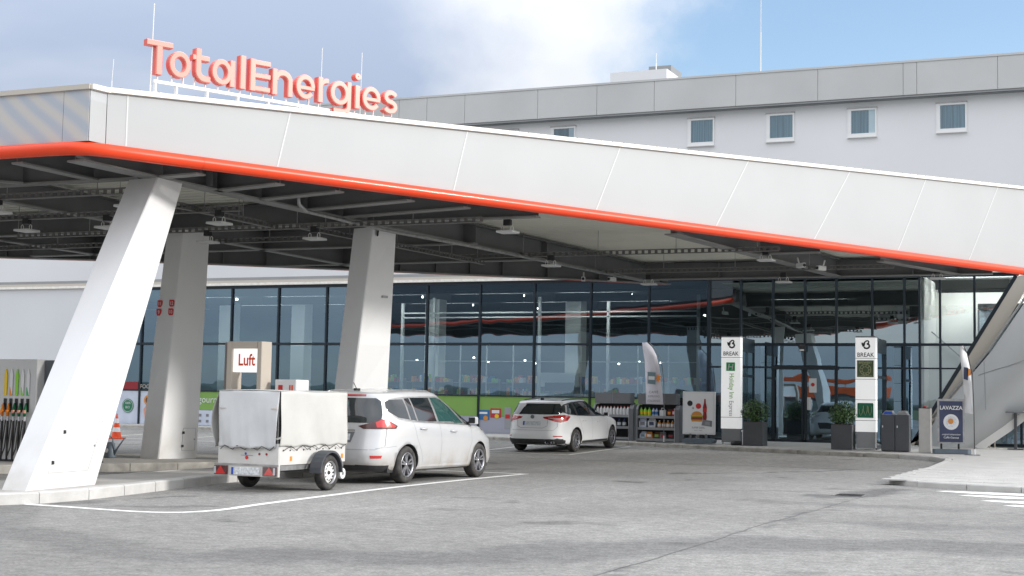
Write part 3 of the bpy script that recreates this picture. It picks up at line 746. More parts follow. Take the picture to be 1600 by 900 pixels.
for i, (x, y, z) in enumerate([(-24.6, 48.6, 2.9), (-22.9, 50, 3.05), (-22.3, 50, 2.9), (-21.2, 52, 2.9), (-20.8, 50, 2.95), (-20.0, 49, 2.95), (-17.5, 50, 2.9), (-17.1, 50, 2.85), (-16.0, 49, 2.9), (-15.2, 49, 2.88), (-14.1, 50, 2.85), (-13.9, 50, 4.6), (-20.3, 50, 4.9)]):
    o = MB().lathe([(.001, 0), (.035, 0), (.035, .05), (.001, .05)], 10, (x, y, z)).build('ceiling_downlight', 'downlight')
    tag(o, 'small lit round downlight behind the shop glass, '+PLC[i], 'downlight', 'lit downlights inside the shop')
# a leafless star ornament plant and an orange board inside by the entrance
tag(MB().box(-12.45, -12.05, 46.5, 46.6, 1.55, 2.3).build('orange_board', 'orange_body'), 'orange board just inside the glass left of the tall white hotel totem', 'board')
# ================================================================== CANOPY
K = thing('fuel_canopy', (-14.4, 20, 5.0), 'big white mesh clad filling station canopy with a red tube along its lower edge', 'canopy')
P0 = Vector((-14.39, 17.73)); P1 = Vector((-1.2, 43.98)); DD = (Vector((-2.6, 41.19))-P0).normalized(); NN = Vector((DD.y, -DD.x))
def topz(p): return 6.17+(p-P0).dot(DD)*.0507
# panels of the lit front fascia: (bottom point, top point) of every seam, in metres along the edge
def along(x): # from plan x
    return (x-P0.x)/DD.x
bot = [0.0, .33, 3.03, 6.75, 10.35, 13.9, 17.25, 20.5, 23.6, 26.7, 29.4]
top = [0.0, .33, 3.25, 7.05, 11.0, 14.95, 18.6, 21.7, 25.0, 28.0, 29.4]
def ept(s, z, off=0): p = P0+DD*s+NN*off; return (p.x, p.y, z)
for i in range(len(bot)-1):
    a0, a1, b0, b1 = bot[i]+.001, bot[i+1]-.001, top[i]+.001, top[i+1]-.001
    mb = MB(); n = 5; vs = []
    for k in range(n+1):
        t = k/n; a = a0+(a1-a0)*t; b_ = b0+(b1-b0)*t
        vs += [ept(a, 5.30, .0), ept(b_, topz(P0+DD*b_)-.07, .0), ept(a, 5.30, -.03), ept(b_, topz(P0+DD*b_)-.07, -.03)]
    for k in range(n): q = 4*k; mb.add([], []); mb.f += [(q, q+4, q+5, q+1), (q+2, q+3, q+7, q+6), (q, q+2, q+6, q+4), (q+1, q+5, q+7, q+3)]; mb.mi += [0]*4
    mb.f += [(0, 1, 3, 2), (4*n, 4*n+2, 4*n+3, 4*n+1)]; mb.mi += [0]*2
    mb.v = [Vector(v) for v in vs]
    mb.build('fascia_panel', 'mesh_white', K)
# light joint strips behind the seams, and the inner lattice that shows through the mesh
for a, b_ in zip(bot[1:-1], top[1:-1]): MB().beam(ept(a, 5.30, .002), ept(b_, topz(P0+DD*b_)-.08, .002), .026, .004, up=(NN.x, NN.y, 0)).build('seam_strip', 'mesh_seam', K)
s_ = 1.2
while s_ < 29:                                   # substructure bars behind the mesh, they show faintly through it
    zt_ = topz(P0+DD*s_)-.10
    MB().beam(ept(s_, 5.32, -.22), ept(s_, zt_, -.22), .07, .05).build('substructure_post', 'white_metal', K)
    if s_ > 6: MB().beam(ept(s_, 5.6, -.26), ept(min(s_+1.3, 29), topz(P0+DD*(s_+1.3))-.2, -.26), .05, .04).build('substructure_brace', 'white_metal', K)
    s_ += 2.1
for f_ in (.42, .93):
    for a in range(1, 29, 4):
        b_ = min(a+4, 29); MB().beam(ept(a, 5.3+(topz(P0+DD*a)-5.3)*f_, -.18), ept(b_, 5.3+(topz(P0+DD*b_)-5.3)*f_, -.18), .05, .06).build('substructure_rail', 'white_metal', K)
# top trim and its fixings
for s0 in range(0, 29, 4):
    s1 = min(s0+4, 29.4); MB().beam(ept(s0+.004, topz(P0+DD*s0)-.035, -.01), ept(s1-.004, topz(P0+DD*s1)-.035, -.01), .14, .075).build('top_trim', 'cream_trim', K)
q = MB()
for k in range(92): s_ = .2+k*.32; q.box(*(lambda p: (p[0]-.012, p[0]+.012, p[1]-.012, p[1]+.012, p[2]-.002, p[2]+.018))(ept(s_, topz(P0+DD*s_), .02)))
tag(q.build('trim_bolts', 'mid_grey', K), kind='stuff')
# left fascia: mesh with the moire of the sky behind painted into its colour
xs = [-14.46, -14.95, -16.6, -19.4, -22.2, -25.0, -27.8, -30.6, -33.4, -36.2, -39]
for a, c in zip(xs, xs[1:]):
    MB().box(c+.004, a-.004, 17.40, 17.425, 5.30, 6.09).build('fascia_panel', 'mesh_left', K)
mb = MB().add([(-14.45, 17.41, 5.3), (-14.395, 17.72, 5.3), (-14.395, 17.72, 6.1), (-14.45, 17.41, 6.1)], [(0, 1, 2, 3)]); mb.build('fascia_panel', 'mesh_white', K)
MB().box(-39, -14.44, 17.36, 17.46, 6.09, 6.165).build('top_trim', 'beige_trim', K)
MB().beam((-14.45, 17.40, 6.128), (-14.39, 17.74, 6.128), .13, .075).build('top_trim', 'cream_trim', K)
# red tube along the lower edge, round the corner, and along the rear edge
tp = [(-39, 17.34, 5.19), (-30, 17.34, 5.19), (-20, 17.34, 5.19), (-16.2, 17.34, 5.19), (-15.2, 17.34, 5.19), (-14.75, 17.37, 5.19), (-14.5, 17.48, 5.19), (-14.33, 17.72, 5.19)]
for s_ in (0.6, 1.6): tp.append(ept(s_, 5.19, .05))
def seglabel(pts, name='edge_tube'):
    return MB().tube(pts, .105, 16, cap=False).build(name, 'red_tube', K, smooth=True)
seglabel(tp)
for s0 in range(2, 30, 4):
    a = [1.6, 6, 10, 14, 18, 22, 26][s0//4]; b_ = a+4.4 if s0 == 2 else min(a+4, 29.5)
    seglabel([ept(a+.004, 5.19, .05), ept((a+b_)/2, 5.19, .05), ept(b_, 5.19, .05)])
back = [(-39, 23.2), (-33.5, 26.5), (-27.9, 30.0), (-24.4, 32.0), (-20.2, 35.3), (-17.0, 38.0), (-14.3, 40.3), (-12.8, 41.9)]
MB().tube([(p.x-.10, p.y+.14, 5.13) for p in smooth_pl(back, 1)], .085, 12).build('edge_tube', 'red_tube', K, smooth=True)
bk = smooth_pl(back, 1)
# rear edge: girder of plates with stiffeners, flange strips, rear fascia
for a, c in zip(bk, bk[1:]):
    d = (c-a).normalized(); nb = Vector((d.y, -d.x))
    MB().beam((a.x, a.y, 5.30), (c.x, c.y, 5.30), .02, .5).build('rear_girder', 'beam_grey', K)
    MB().beam((a.x+nb.x*.06, a.y+nb.y*.06, 5.06), (c.x+nb.x*.06, c.y+nb.y*.06, 5.06), .24, .03).build('rear_flange', 'flange_grey', K)
    o = -nb*.12; MB().add([(a.x+o.x, a.y+o.y, 5.31), (c.x+o.x, c.y+o.y, 5.31), (c.x+o.x, c.y+o.y, 7.3), (a.x+o.x, a.y+o.y, 7.3)], [(0, 1, 2, 3)]).build('rear_fascia_panel', 'mesh_rear', K)
    k = max(1, round((c-a).length/1.25))
    for i in range(k):
        p = a.lerp(c, (i+.5)/k)+nb*.08; MB().beam((p.x, p.y, 5.08), (p.x, p.y, 5.54), .16, .03, up=(d.x, d.y, 0)).build('stiffener', 'beam_grey', K)
# roof deck and its corrugated underside
outline = [(-39, 17.5), (-14.5, 17.5), (P0.x-.1, P0.y+.1), (P1.x-.15, P1.y), (-12.8, P1.y)]+[(p.x, p.y) for p in reversed(bk)]
sheet(outline, lambda y: 5.60, 0).build('roof_deck', 'deck_beige', K)
sheet(outline, lambda y: 5.95, 0).build('roof_top', 'hotel_panel', K)
q = MB(); ins = [Vector(p) for p in outline]
def xspan(y):
    xs = []
    for i in range(len(ins)):
        a, b_ = ins[i], ins[(i+1) % len(ins)]
        if (a.y-y)*(b_.y-y) < 0: xs.append(a.x+(b_.x-a.x)*(y-a.y)/(b_.y-a.y))
    return min(xs)+.12, max(xs)-.12
y = 17.8
while y < 43.6:
    x0, x1 = xspan(y); q.add([(x0, y-.05, 5.598), (x1, y-.05, 5.598), (x1, y-.02, 5.565), (x0, y-.02, 5.565), (x1, y+.02, 5.565), (x0, y+.02, 5.565), (x1, y+.05, 5.598), (x0, y+.05, 5.598)],
                             [(0, 1, 2, 3), (3, 2, 4, 5), (5, 4, 6, 7)]); y += .34
tag(q.build('deck_ribs', 'deck_beige', K), kind='stuff')
def ibeam(p, q_, h=.5, wd=.26, name='roof_beam', zb=5.03):
    p = Vector((*p, zb)); q_ = Vector((*q_, zb)); mb = MB(); over = (q_.xy-P0).dot(NN)+.13; ov2 = (p.xy-P0).dot(NN)+.22
    if ov2 > 0:
        s2 = (p-q_).xy.normalized().dot(NN)
        if s2 > .02: p = p-(p-q_).normalized()*min(2, ov2/s2)
    if over > 0:
        sl_ = (q_-p).xy.normalized().dot(NN)
        if sl_ > .05: q_ = q_-(q_-p).normalized()*(over/sl_)
    mb.beam(p, q_, .022, h-.06, off=h/2); mb.beam(p, q_, wd, .03, off=h-.015)
    mb.cur = 1; mb.beam(p, q_, wd, .03, off=.015)
    return mb.build(name, ['beam_grey', 'flange_grey'], K)
main = [((-14.85, 17.6), (-14.32, 26.7)), ((-14.32, 26.72), (-12.95, 41.5))]
for a, c in main: ibeam(a, c, .5, .34, 'main_beam')
ibeam((-8.95, 28.6), (-7.4, 40.0), .48, .3, 'main_beam')
for a, c in (((-15.0, 19.42), (-39, 19.42)), ((-14.55, 19.40), (-13.7, 19.30)), ((-14.6, 21.0), (-13.0, 20.6)), ((-14.45, 22.2), (-12.3, 21.62)), ((-14.4, 23.7), (-11.6, 22.98)), ((-14.3, 24.9), (-11.05, 24.15)),
             ((-14.55, 25.8), (-36, 25.8)), ((-14.1, 25.8), (-10.5, 25.8)), ((-13.7, 29.9), (-26.5, 29.9)), ((-8.0, 33.6), (-6.6, 33.6)), ((-13.5, 33.8), (-21.8, 33.8)), ((-15.9, 17.5), (-15.9, 19.3)), ((-18.8, 17.5), (-17.4, 19.3)),
             ((-19.4, 19.5), (-19.4, 25.7)), ((-24.5, 17.5), (-24.5, 30.9)), ((-29.6, 17.5), (-29.6, 28.6)), ((-19.4, 25.9), (-19.4, 35.6)), ((-34.4, 17.5), (-34.4, 25.6))):
    ibeam(a, c, .48 if abs(a[0]+12.3) > .1 else .4, .22)
ibeam((-12.9, 40.05), (-3.1, 40.05), .5, .3, 'main_beam'); ibeam((-5.6, 36.0), (-4.2, 40.0), .46, .2)
for x in (-10.7, -5.35): MB().box(x-.02, x+.02, 39.9, 40.02, 5.08, 5.5).build('stiffener', 'beam_grey', K)
for yy in (20.6, 22.2, 23.7, 25.8):
    x = -14.66+(yy-19)*.056; MB().box(x+.02, x+.15, yy-.015, yy+.015, 5.07, 5.49).build('stiffener', 'beam_grey', K)
# rain pipe and black cables under the beams
MB().tube([(-13.95, 22.6, 5.25), (-13.95, 22.65, 5.0), (-14.0, 23.0, 4.92), (-14.05, 26.2, 4.93), (-13.6, 30, 4.95), (-12.9, 38, 4.95)], .035, 8).build('rain_pipe', 'galv', K, smooth=True)
for yy, x0, x1 in ((39.88, -12, -5.6), (39.88, -5.2, -3.6), (25.6, -19, -15.2), (19.25, -24, -15.5)):
    n = int((x1-x0)/.5); MB().tube([(x0+(x1-x0)*k/n, yy, 5.50+.02*sin(k*1.6)) for k in range(n+1)], .012, 5).build('cable', 'black', K)

# ------------------------------------------------------------------ perforated cable trays, lamps, cameras
def tray(p, q_, label):
    d = (Vector(q_)-Vector(p)); n = max(2, int(d.length/.16)); t = thing('cable_tray', p, label, 'cable tray', 'perforated trays under the canopy')
    z0, z1 = p[2], p[2]+.09; mb = MB(); dn = d.normalized(); P, Q = Vector(p), Vector(q_)
    mb.beam(P, Q, .10, .016); mb.beam(P+Vector((0, 0, .095)), Q+Vector((0, 0, .095)), .10, .016)
    for k in range(n+1):
        c = P+d*k/n; mb.beam(c-dn*.035+Vector((0, 0, .048)), c+dn*.035+Vector((0, 0, .048)), .012, .08)
    mb.build('rail', 'tray_grey', t)
    for k in range(0, n+1, 12):
        c = P+d*k/n; MB().tube([(c.x, c.y, c.z+.1), (c.x, c.y, 5.58)], .008, 5).build('hanger', 'galv', t)
T = [((-20.1, 19.75, 4.86), (-15.35, 19.75, 4.86), 'perforated cable tray in the front row left of the leaning column'),
     ((-21.5, 22.2, 4.86), (-14.9, 22.2, 4.86), 'perforated cable tray crossing behind the leaning column'),
     ((-22.5, 24.9, 4.86), (-11.3, 24.9, 4.86), 'long perforated cable tray passing the top of the middle column'),
     ((-15.9, 21.6, 4.88), (-15.9, 24.8, 4.88), 'short perforated cable tray running away from the leaning column'),
     ((-15.4, 24.95, 4.88), (-14.9, 33.0, 4.88), 'perforated cable tray running back beside the middle column'),
     ((-15.5, 32.4, 4.98), (-7.3, 32.4, 4.98), 'perforated cable tray across the pale ceiling panel'),
     ((-13.3, 36.8, 4.95), (-5.4, 36.8, 4.95), 'perforated cable tray nearest the shop entrance'),
     ((-27, 26.9, 4.86), (-16, 26.9, 4.86), 'perforated cable tray far left above the numbered column')]
for a in T: tray(*a)
lamp0 = None
LP = [(-18.33, 19.75, 'white canopy lamp cut by the left photo edge'), (-15.5, 19.75, 'white canopy lamp partly hidden by the top of the leaning column'),
      (-19.85, 22.2, 'white canopy lamp above the fuel dispenser, second from the left edge'), (-17.9, 22.2, 'white canopy lamp just left of the leaning column shaft'),
      (-15.36, 22.2, 'white canopy lamp hanging right of the leaning column'), (-17.5, 24.9, 'white canopy lamp in front of the numbered column top'),
      (-14.95, 24.9, 'white canopy lamp left of the middle column'), (-11.25, 26.05, 'brightest white canopy lamp close below the red edge tube'),
      (-12.4, 31.3, 'white canopy lamp above the parked estate car'), (-7.70, 32.9, 'white canopy lamp beside the camera on the right beam'),
      (-11.77, 36.8, 'white canopy lamp in front of the glass beyond the beach flag'), (-8.15, 36.8, 'white canopy lamp above the sliding door'),
      (-4.62, 39.2, 'rightmost white canopy lamp before the slanted glass edge')]
for x, y, lab in LP:
    if lamp0 is None:
        t = thing('canopy_lamp', (0, 0, 0), lab, 'ceiling lamp', 'flat lamps under the canopy')
        MB().bbox(-.21, .21, -.21, .21, 0, .045, .02).build('lamp_panel', 'lamp_white', t)
        MB().bbox(-.095, .075, -.06, .06, .17, .30, .01).build('driver_box', 'black', t)
        for s_ in (-.13, .10): MB().tube([(s_-.035, 0, .04), (s_-.03, 0, .13), (s_, 0, .16), (s_+.03, 0, .13), (s_+.035, 0, .04)], .010, 5).build('bracket', 'white_metal', t)
        t.scale = (.88, .88, .88); lamp0 = t; t.location = (x, y, 4.62)
    else: dup(lamp0, (x, y, {26.05: 4.78, 32.9: 4.80, 39.2: 4.86}.get(y, 4.62)), lab)
cam0 = None
for x, y, z, rz, lab in ((-14.15, 38.2, 4.93, .3, 'small white security camera left of a pair under the canopy beam'), (-13.25, 38.1, 4.9, -.3, 'small white security camera right of a pair under the canopy beam'),
                         (-7.35, 35.0, 4.88, .8, 'small white security camera on the right hand beam above the entrance'), (-6.95, 35.6, 4.86, -.5, 'small white security camera behind the lamp, pointing away to the right')):
    if cam0 is None:
        t = thing('security_camera', (0, 0, 0), lab, 'camera', 'security cameras under the canopy')
        MB().bbox(-.05, .05, -.17, .13, -.05, .06, .015).build('housing', 'lamp_white', t); MB().lathe([(.001, -.175), (.04, -.175), (.045, -.15)], 12, (0, 0, 0), 'y').build('lens', 'black', t)
        MB().tube([(0, .05, .05), (0, .1, .16), (0, .12, .20)], .02, 8).build('arm', 'lamp_white', t); cam0 = t; t.location = (x, y, z); t.rotation_euler[2] = rz
    else: dup(cam0, (x, y, z), lab, rz)

# ------------------------------------------------------------------ columns
def column(bq, tq, lab, zb=.147, zt=5.03):
    """bq, tq: plan corners near, right, back, left at the foot and the head"""
    t = thing('canopy_column', (sum(p[0] for p in bq)/4, sum(p[1] for p in bq)/4, zb), lab, 'column', 'slanting columns of the canopy')
    mb = MB(); n = 4; rows = []
    for k in range(n+1):
        a = k/n; z = zb+(zt-zb)*a
        rows.append([(bq[i][0]*(1-a)+tq[i][0]*a, bq[i][1]*(1-a)+tq[i][1]*a, z) for i in range(4)])
    # narrow chamfer at every corner
    vs = []
    for R in rows:
        for i in range(4):
            p = Vector(R[i]); a = Vector(R[i-1]); b_ = Vector(R[(i+1) % 4]); vs += [p+(a-p).normalized()*.018, p+(b_-p).normalized()*.018]
    mb.add(vs, [(k*8+i, k*8+(i+1) % 8, k*8+8+(i+1) % 8, k*8+8+i) for k in range(n) for i in range(8)]+[list(range(8)), list(range(n*8, n*8+8))])
    mb.build('shaft', 'column_paint', t)
    nb, rb, nt_, rt = Vector((*bq[0], zb)), Vector((*bq[1], zb)), Vector((*tq[0], zt)), Vector((*tq[1], zt))
    lb, lt = Vector((*bq[3], zb)), Vector((*tq[3], zt))
    def face(u, v, off=.006, left=False):
        p, q_ = (nb, rb) if not left else (nb, lb); r, s_ = (nt_, rt) if not left else (nt_, lt)
        P = p.lerp(q_, u).lerp(r.lerp(s_, u), v); n_ = (q_-p).cross(r-p).normalized()
        if left: n_ = -n_
        return P+n_*off
    return t, face
def hatch(t, face, u0, u1, v0, v1):
    for a, b_, c, d in ((u0, u1, v0, v0), (u0, u1, v1, v1), (u0, u0, v0, v1), (u1, u1, v0, v1)):
        MB().beam(face(a, c, .001), face(b_, d, .001), .006, .006).build('hatch_joint', 'seam_grey', t)
    for v in (v0+.2*(v1-v0), v1-.2*(v1-v0)):
        p = face(u0+.01, v, .0); MB().beam(p, face(u0+.01, v, .02), .045, .05).build('hinge', 'ink', t)
    p = face(u1-.02, (v0+v1)/2, 0); MB().beam(p, face(u1-.02, (v0+v1)/2, .015), .03, .03).build('lock', 'grey_metal', t)
c1, f1 = column([(-13.85, 15.70), (-14.06, 17.40), (-14.49, 17.42), (-14.30, 15.71)], [(-14.60, 19.32), (-14.63, 20.05), (-15.30, 20.14), (-15.26, 19.41)],
                'tall white column leaning strongly at the front left on the kerbed island')
hatch(c1, f1, .20, .80, .045, .19)
c2, f2 = column([(-18.62, 25.0), (-18.25, 25.84), (-18.72, 25.9), (-19.07, 24.96)], [(-18.70, 25.71), (-18.49, 26.38), (-19.1, 26.55), (-19.29, 25.92)],
                'grey white column behind the leaning one, carrying four red number plates')
hatch(c2, f2, .58, .92, .035, .13)
c3, f3 = column([(-14.84, 26.1), (-14.38, 27.0), (-14.9, 27.1), (-15.28, 26.12)], [(-14.44, 26.38), (-14.30, 27.15), (-14.75, 27.25), (-14.98, 26.50)],
                'white column behind the silver people carrier, upright with a slight slant')
q = MB().beam(f3(.60, .71), f3(.80, .71), .02, .05); q.build('type_plate', 'grey_metal', c3)
q = MB().beam(f3(.2, .965, .01), f3(.2, .999, .01), .16, .02); q.build('bracket', 'ink', c3)
column([(-26.62, 20.0), (-26.25, 20.9), (-26.8, 21.0), (-27.07, 20.0)], [(-26.0, 20.71), (-25.8, 21.38), (-26.4, 21.5), (-26.6, 20.9)], 'white column beyond the fuel dispenser, left of the others')
for num, u, v in (('11', .86, .672), ('12', .18, .672), ('9', .86, .634), ('10', .18, .634)):
    p = f2(u, v, .004, True); r = (f2(u-.1, v, .004, True)-p).normalized(); up = Vector((0, 0, 1)); n_ = Vector((0, -1, 0))
    mb = MB(); w_, h_ = .065, .075
    pl = [(-w_+.03, -h_), (w_, -h_), (w_, h_-.03), (w_-.03, h_), (-w_, h_), (-w_, -h_+.03)]
    c = p+n_*.02; mb.add([c+Vector((a, 0, b_)) for a, b_ in pl]+[c+Vector((a, .02, b_)) for a, b_ in pl], [list(range(6)), list(range(11, 5, -1))]+[(i, (i+1) % 6, 6+(i+1) % 6, 6+i) for i in range(6)])
    b_ = mb.build('number_plate', 'red_flat', c2); q = MB(); text(q, num, c+Vector((0, -.003, -.036)), (1, 0, 0), (0, 0, 1), .105, align='CENTER', squash=.85, bold=.006); q.build('numeral', 'off_white', b_)

# ------------------------------------------------------------------ roof sign: the letters as rounded strokes
SG = thing('roof_sign', (-14.3, 18.6, 6.3), 'red three dimensional letters reading TotalEnergies on a white rail along the canopy edge', 'sign')
Q0 = P0-NN*.3
def spt(s_, z, d=0): p = Q0+DD*s_+NN*d; return Vector((p.x, p.y, z))
BL, XH, CP, WD = 6.575, .435, .535, .098
def stroke(mb, pts, w=WD, depth=.13, dz=0, closed=False):
    P = [Vector(p) for p in pts]; n = len(P); vs = []; pr = [(-1, 0), (-1, depth-.02), (-.72, depth), (.72, depth), (1, depth-.02), (1, 0)]
    for i, p in enumerate(P):
        a = P[i-1] if (closed or i > 0) else P[0]; b_ = P[(i+1) % n] if (closed or i < n-1) else P[-1]
        d = (b_-a).normalized(); nn = Vector((-d.y, d.x))
        for k, h in pr: q = p+nn*k*w/2; vs.append(spt(q.x, q.y, h+dz-.06-(.004 if dz else 0)*0))
    m = len(pr); fs = []
    for i in range(n if closed else n-1):
        j = (i+1) % n; fs += [(i*m+k, i*m+(k+1) % m, j*m+(k+1) % m, j*m+k) for k in range(m)]
    if not closed: fs += [list(range(m-1, -1, -1)), list(range((n-1)*m, n*m))]
    st = len(mb.mi); mb.add(vs, fs)
    for i, f in enumerate(fs):
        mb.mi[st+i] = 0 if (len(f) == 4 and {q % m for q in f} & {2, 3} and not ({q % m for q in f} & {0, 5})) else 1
def arc(cx, cz, rx, rz, a0, a1, n=20): return [(cx+rx*cos(rad(a0+(a1-a0)*k/n)), cz+rz*sin(rad(a0+(a1-a0)*k/n))) for k in range(n+1)]
def letter(ch, x0, x1):
    mb = MB(); h = WD/2; a, b_ = x0+h, x1-h; c = (x0+x1)/2; r = (x1-x0)/2-h; zb, zx, zc = BL+h, BL+XH-h, BL+CP-h; cz = (zb+zx)/2; rz = (zx-zb)/2
    V = .118
    if ch == 'T': stroke(mb, [(x0, zc+.01), (x1, zc+.01)]); stroke(mb, [(c, BL), (c, zc)], V, dz=-.003)
    if ch == 'o': stroke(mb, arc(c, cz, r, rz, 0, 345, 23), closed=True)
    if ch == 't': s_ = x0+.10; stroke(mb, [(s_, BL+CP)]+[(s_, BL+.2)]+arc(s_+.12, BL+.17, .12, .17-h, 180, 270, 8)+[(x1, zb)], V*.95); stroke(mb, [(x0, zx), (x1-.02, zx)], WD*.95, dz=-.003)
    if ch == 'a': stroke(mb, arc(c-.03, cz, r-.02, rz, 0, 345, 23), closed=True); stroke(mb, [(x1-h, BL), (x1-h, BL+XH)], V*.9, dz=-.003)
    if ch == 'l': stroke(mb, [(c, BL), (c, BL+CP+.02)], V)
    if ch == 'E':
        stroke(mb, [(a, BL), (a, BL+CP)], V)
        for z in (zb, BL+CP/2, zc): stroke(mb, [(a, z), (x1, z)], WD*.95, dz=-.003)
    if ch == 'n': stroke(mb, [(a, BL), (a, BL+XH)], V*.95); stroke(mb, arc(c+.01, zx-r+.02, r-.01, r-.02, 180, 0, 14)+[(b_, BL)], V*.9, dz=-.003)
    if ch == 'e': stroke(mb, arc(c, cz, r, rz, 0, 322, 22)); stroke(mb, [(a, cz-.015), (b_+.03, cz-.015)], WD*.8, dz=-.003)
    if ch == 'r': stroke(mb, [(a, BL), (a, BL+XH)], V*.95); stroke(mb, arc(a+.15, zx-.13, .15, .13, 170, 85, 8), WD*.95, dz=-.003)
    if ch == 'g':
        stroke(mb, arc(c-.02, cz, r-.02, rz, 0, 345, 23), closed=True)
        stroke(mb, [(b_, BL+XH), (b_, BL+.02)]+arc(b_-.12, BL+.0, .12, .10, 0, -90, 6)+[(x0+.08, BL-.10)], V*.85, dz=-.003)
    if ch == 'i': stroke(mb, [(c, BL), (c, BL+XH-.03)], V); stroke(mb, arc(c, BL+CP+.03, .034, .034, 0, 330, 11), .066, dz=.004, closed=True)
    if ch == 's': q4 = rz/2; stroke(mb, arc(c+.01, zx-q4, r*.85, q4, 25, 235, 12)+arc(c-.01, zb+q4, r*.9, q4, 62, -152, 13))
    return mb.build('letter', ['sign_face', 'sign_side'], SG)
for ch, a, b_ in (('T', .733, 1.18), ('o', 1.126, 1.515), ('t', 1.545, 1.86), ('a', 1.896, 2.32), ('l', 2.405, 2.522), ('E', 2.602, 2.985), ('n', 3.027, 3.43), ('e', 3.488, 3.881),
                  ('r', 3.935, 4.21), ('g', 4.181, 4.628), ('i', 4.69, 4.815), ('e', 4.852, 5.255), ('s', 5.285, 5.648)): letter(ch, a, b_)
MB().beam(spt(.90, 6.47, -.02), spt(5.6, 6.47, -.02), .05, .05).build('rail', 'white_paint', SG)
MB().beam(spt(.90, 6.28, -.02), spt(5.6, 6.28, -.02), .05, .04).build('rail', 'white_paint', SG)
for s_ in (.93, 1.30, 1.85, 2.42, 3.0, 3.6, 4.2, 4.8, 5.4): MB().beam(spt(s_, 5.97, -.02), spt(s_, 6.46, -.02), .045, .045).build('post', 'white_paint', SG)
for s_ in (.97, 1.22, 1.42, 1.62, 1.82, 2.05, 2.25, 2.46, 2.66, 2.9, 3.08, 3.35, 3.6, 3.8, 4.0, 4.35, 4.55, 4.75, 4.98, 5.15, 5.38, 5.55): MB().beam(spt(s_, 6.49, -.03), spt(s_, 6.64, -.03), .022, .022).build('letter_stay', 'white_paint', SG)
# lightning rods on the canopy
for x, y, z1, r, lab in ((-14.28, 18.62, 7.72, .011, 'tall thin white rod rising behind the first letter of the roof sign'), (-14.7, 18.2, 6.75, .006, 'short thin white rod near the canopy corner'),
                         (-13.3, 22.2, 7.75, .008, 'thin white rod behind the middle of the roof sign'), (-13.1, 23.3, 7.9, .008, 'thin white rod behind the end of the roof sign')):
    o = thing('lightning_rod', (x, y, 6.0), lab, 'lightning rod'); MB().tube([(x, y, 5.96), (x, y, 6.4)], r*1.2, 6).build('base_tube', 'white_metal', o); MB().tube([(x+.0, y, 6.4), (x+.02, y, z1)], r*.7, 6).build('tip', 'white_metal', o)

# ================================================================== MESH CLAD LEG AT THE RIGHT
G = thing('mesh_clad_leg', (-1, 45, .3), 'grey mesh clad body sweeping down from the canopy to the ground at the right', 'cladding')
MB().add([(-3.06, 45.88, 5.5), (-2.62, 45.88, 5.5), (-3.7, 45.88, 3.55), (-5.35, 45.88, 1.28), (-5.9, 45.88, .52), (-6.35, 45.88, .33), (slant(.33)+.08, 45.88, .33), (slant(3)+.08, 45.88, 3)],
         [(0, 1, 2, 7), (7, 2, 3, 4, 5, 6)]).build('reveal_strip', 'beige_trim', G)
MB().tube([(-2.35, 45.70, 5.5), (-2.9, 45.66, 4.76), (-3.9, 45.66, 3.24), (-4.95, 45.66, 1.95), (-5.55, 45.7, 1.18)], .035, 8).build('edge_profile', 'galv', G, smooth=True)
def legpt(u, v):   # u along the sweep (0 foot .. 1 top right), v across from upper left edge to lower right edge
    A = [(-5.75, .33), (-5.45, 1.18), (-4.85, 1.95), (-3.80, 3.24), (-2.80, 4.76), (-1.6, 6.6)]
    Bq = [(-4.32, .33), (-4.12, .50), (-3.50, .95), (-2.30, 1.92), (-.4, 3.45), (2.2, 5.6)]
    s_ = u*5; i = min(4, int(s_)); t = s_-i
    a = Vector(A[i]).lerp(Vector(A[i+1]), t); c = Vector(Bq[i]).lerp(Vector(Bq[i+1]), t); p = a.lerp(c, v)
    return (p.x, 45.68-.75*sin(PI*min(1, v*.8+.05))-.25*v, p.y)
n1, n2 = 20, 12
mb = MB().add([legpt(i/n1, j/n2) for i in range(n1+1) for j in range(n2+1)], [(i*(n2+1)+j, i*(n2+1)+j+1, (i+1)*(n2+1)+j+1, (i+1)*(n2+1)+j) for i in range(n1) for j in range(n2)])
mb.build('mesh_skin', 'mesh_grey', G, smooth=True)
for a, b_ in (((.55, .02), (.42, .6)), ((.78, .0), (.55, .9)), ((.5, .1), (.75, .75))):
    pts = [Vector(legpt(a[0]+(b_[0]-a[0])*k/8, a[1]+(b_[1]-a[1])*k/8))+Vector((0, -.012, 0)) for k in range(9)]; MB().tube(pts, .008, 5).build('seam', 'grey_metal', G)
q = MB(); P = [legpt(i/n1, 1) for i in range(1, n1+1)]
vs = []
for p in P: vs += [(p[0], p[1]-.02, p[2]), (p[0]+.20, p[1]-.02, p[2]-.13), (p[0]+.20, p[1]+.25, p[2]-.13), (p[0], p[1]+.25, p[2])]
q.add(vs, [(4*i+k, 4*i+(k+1) % 4, 4*i+4+(k+1) % 4, 4*i+4+k) for i in range(len(P)-1) for k in range(4)]); q.build('lower_edge_band', 'white_metal', G)
MB().box(-4.8, 6, 45.9, 46.0, .33, 5.6).build('backing', 'hotel_render', G) if 0 else None
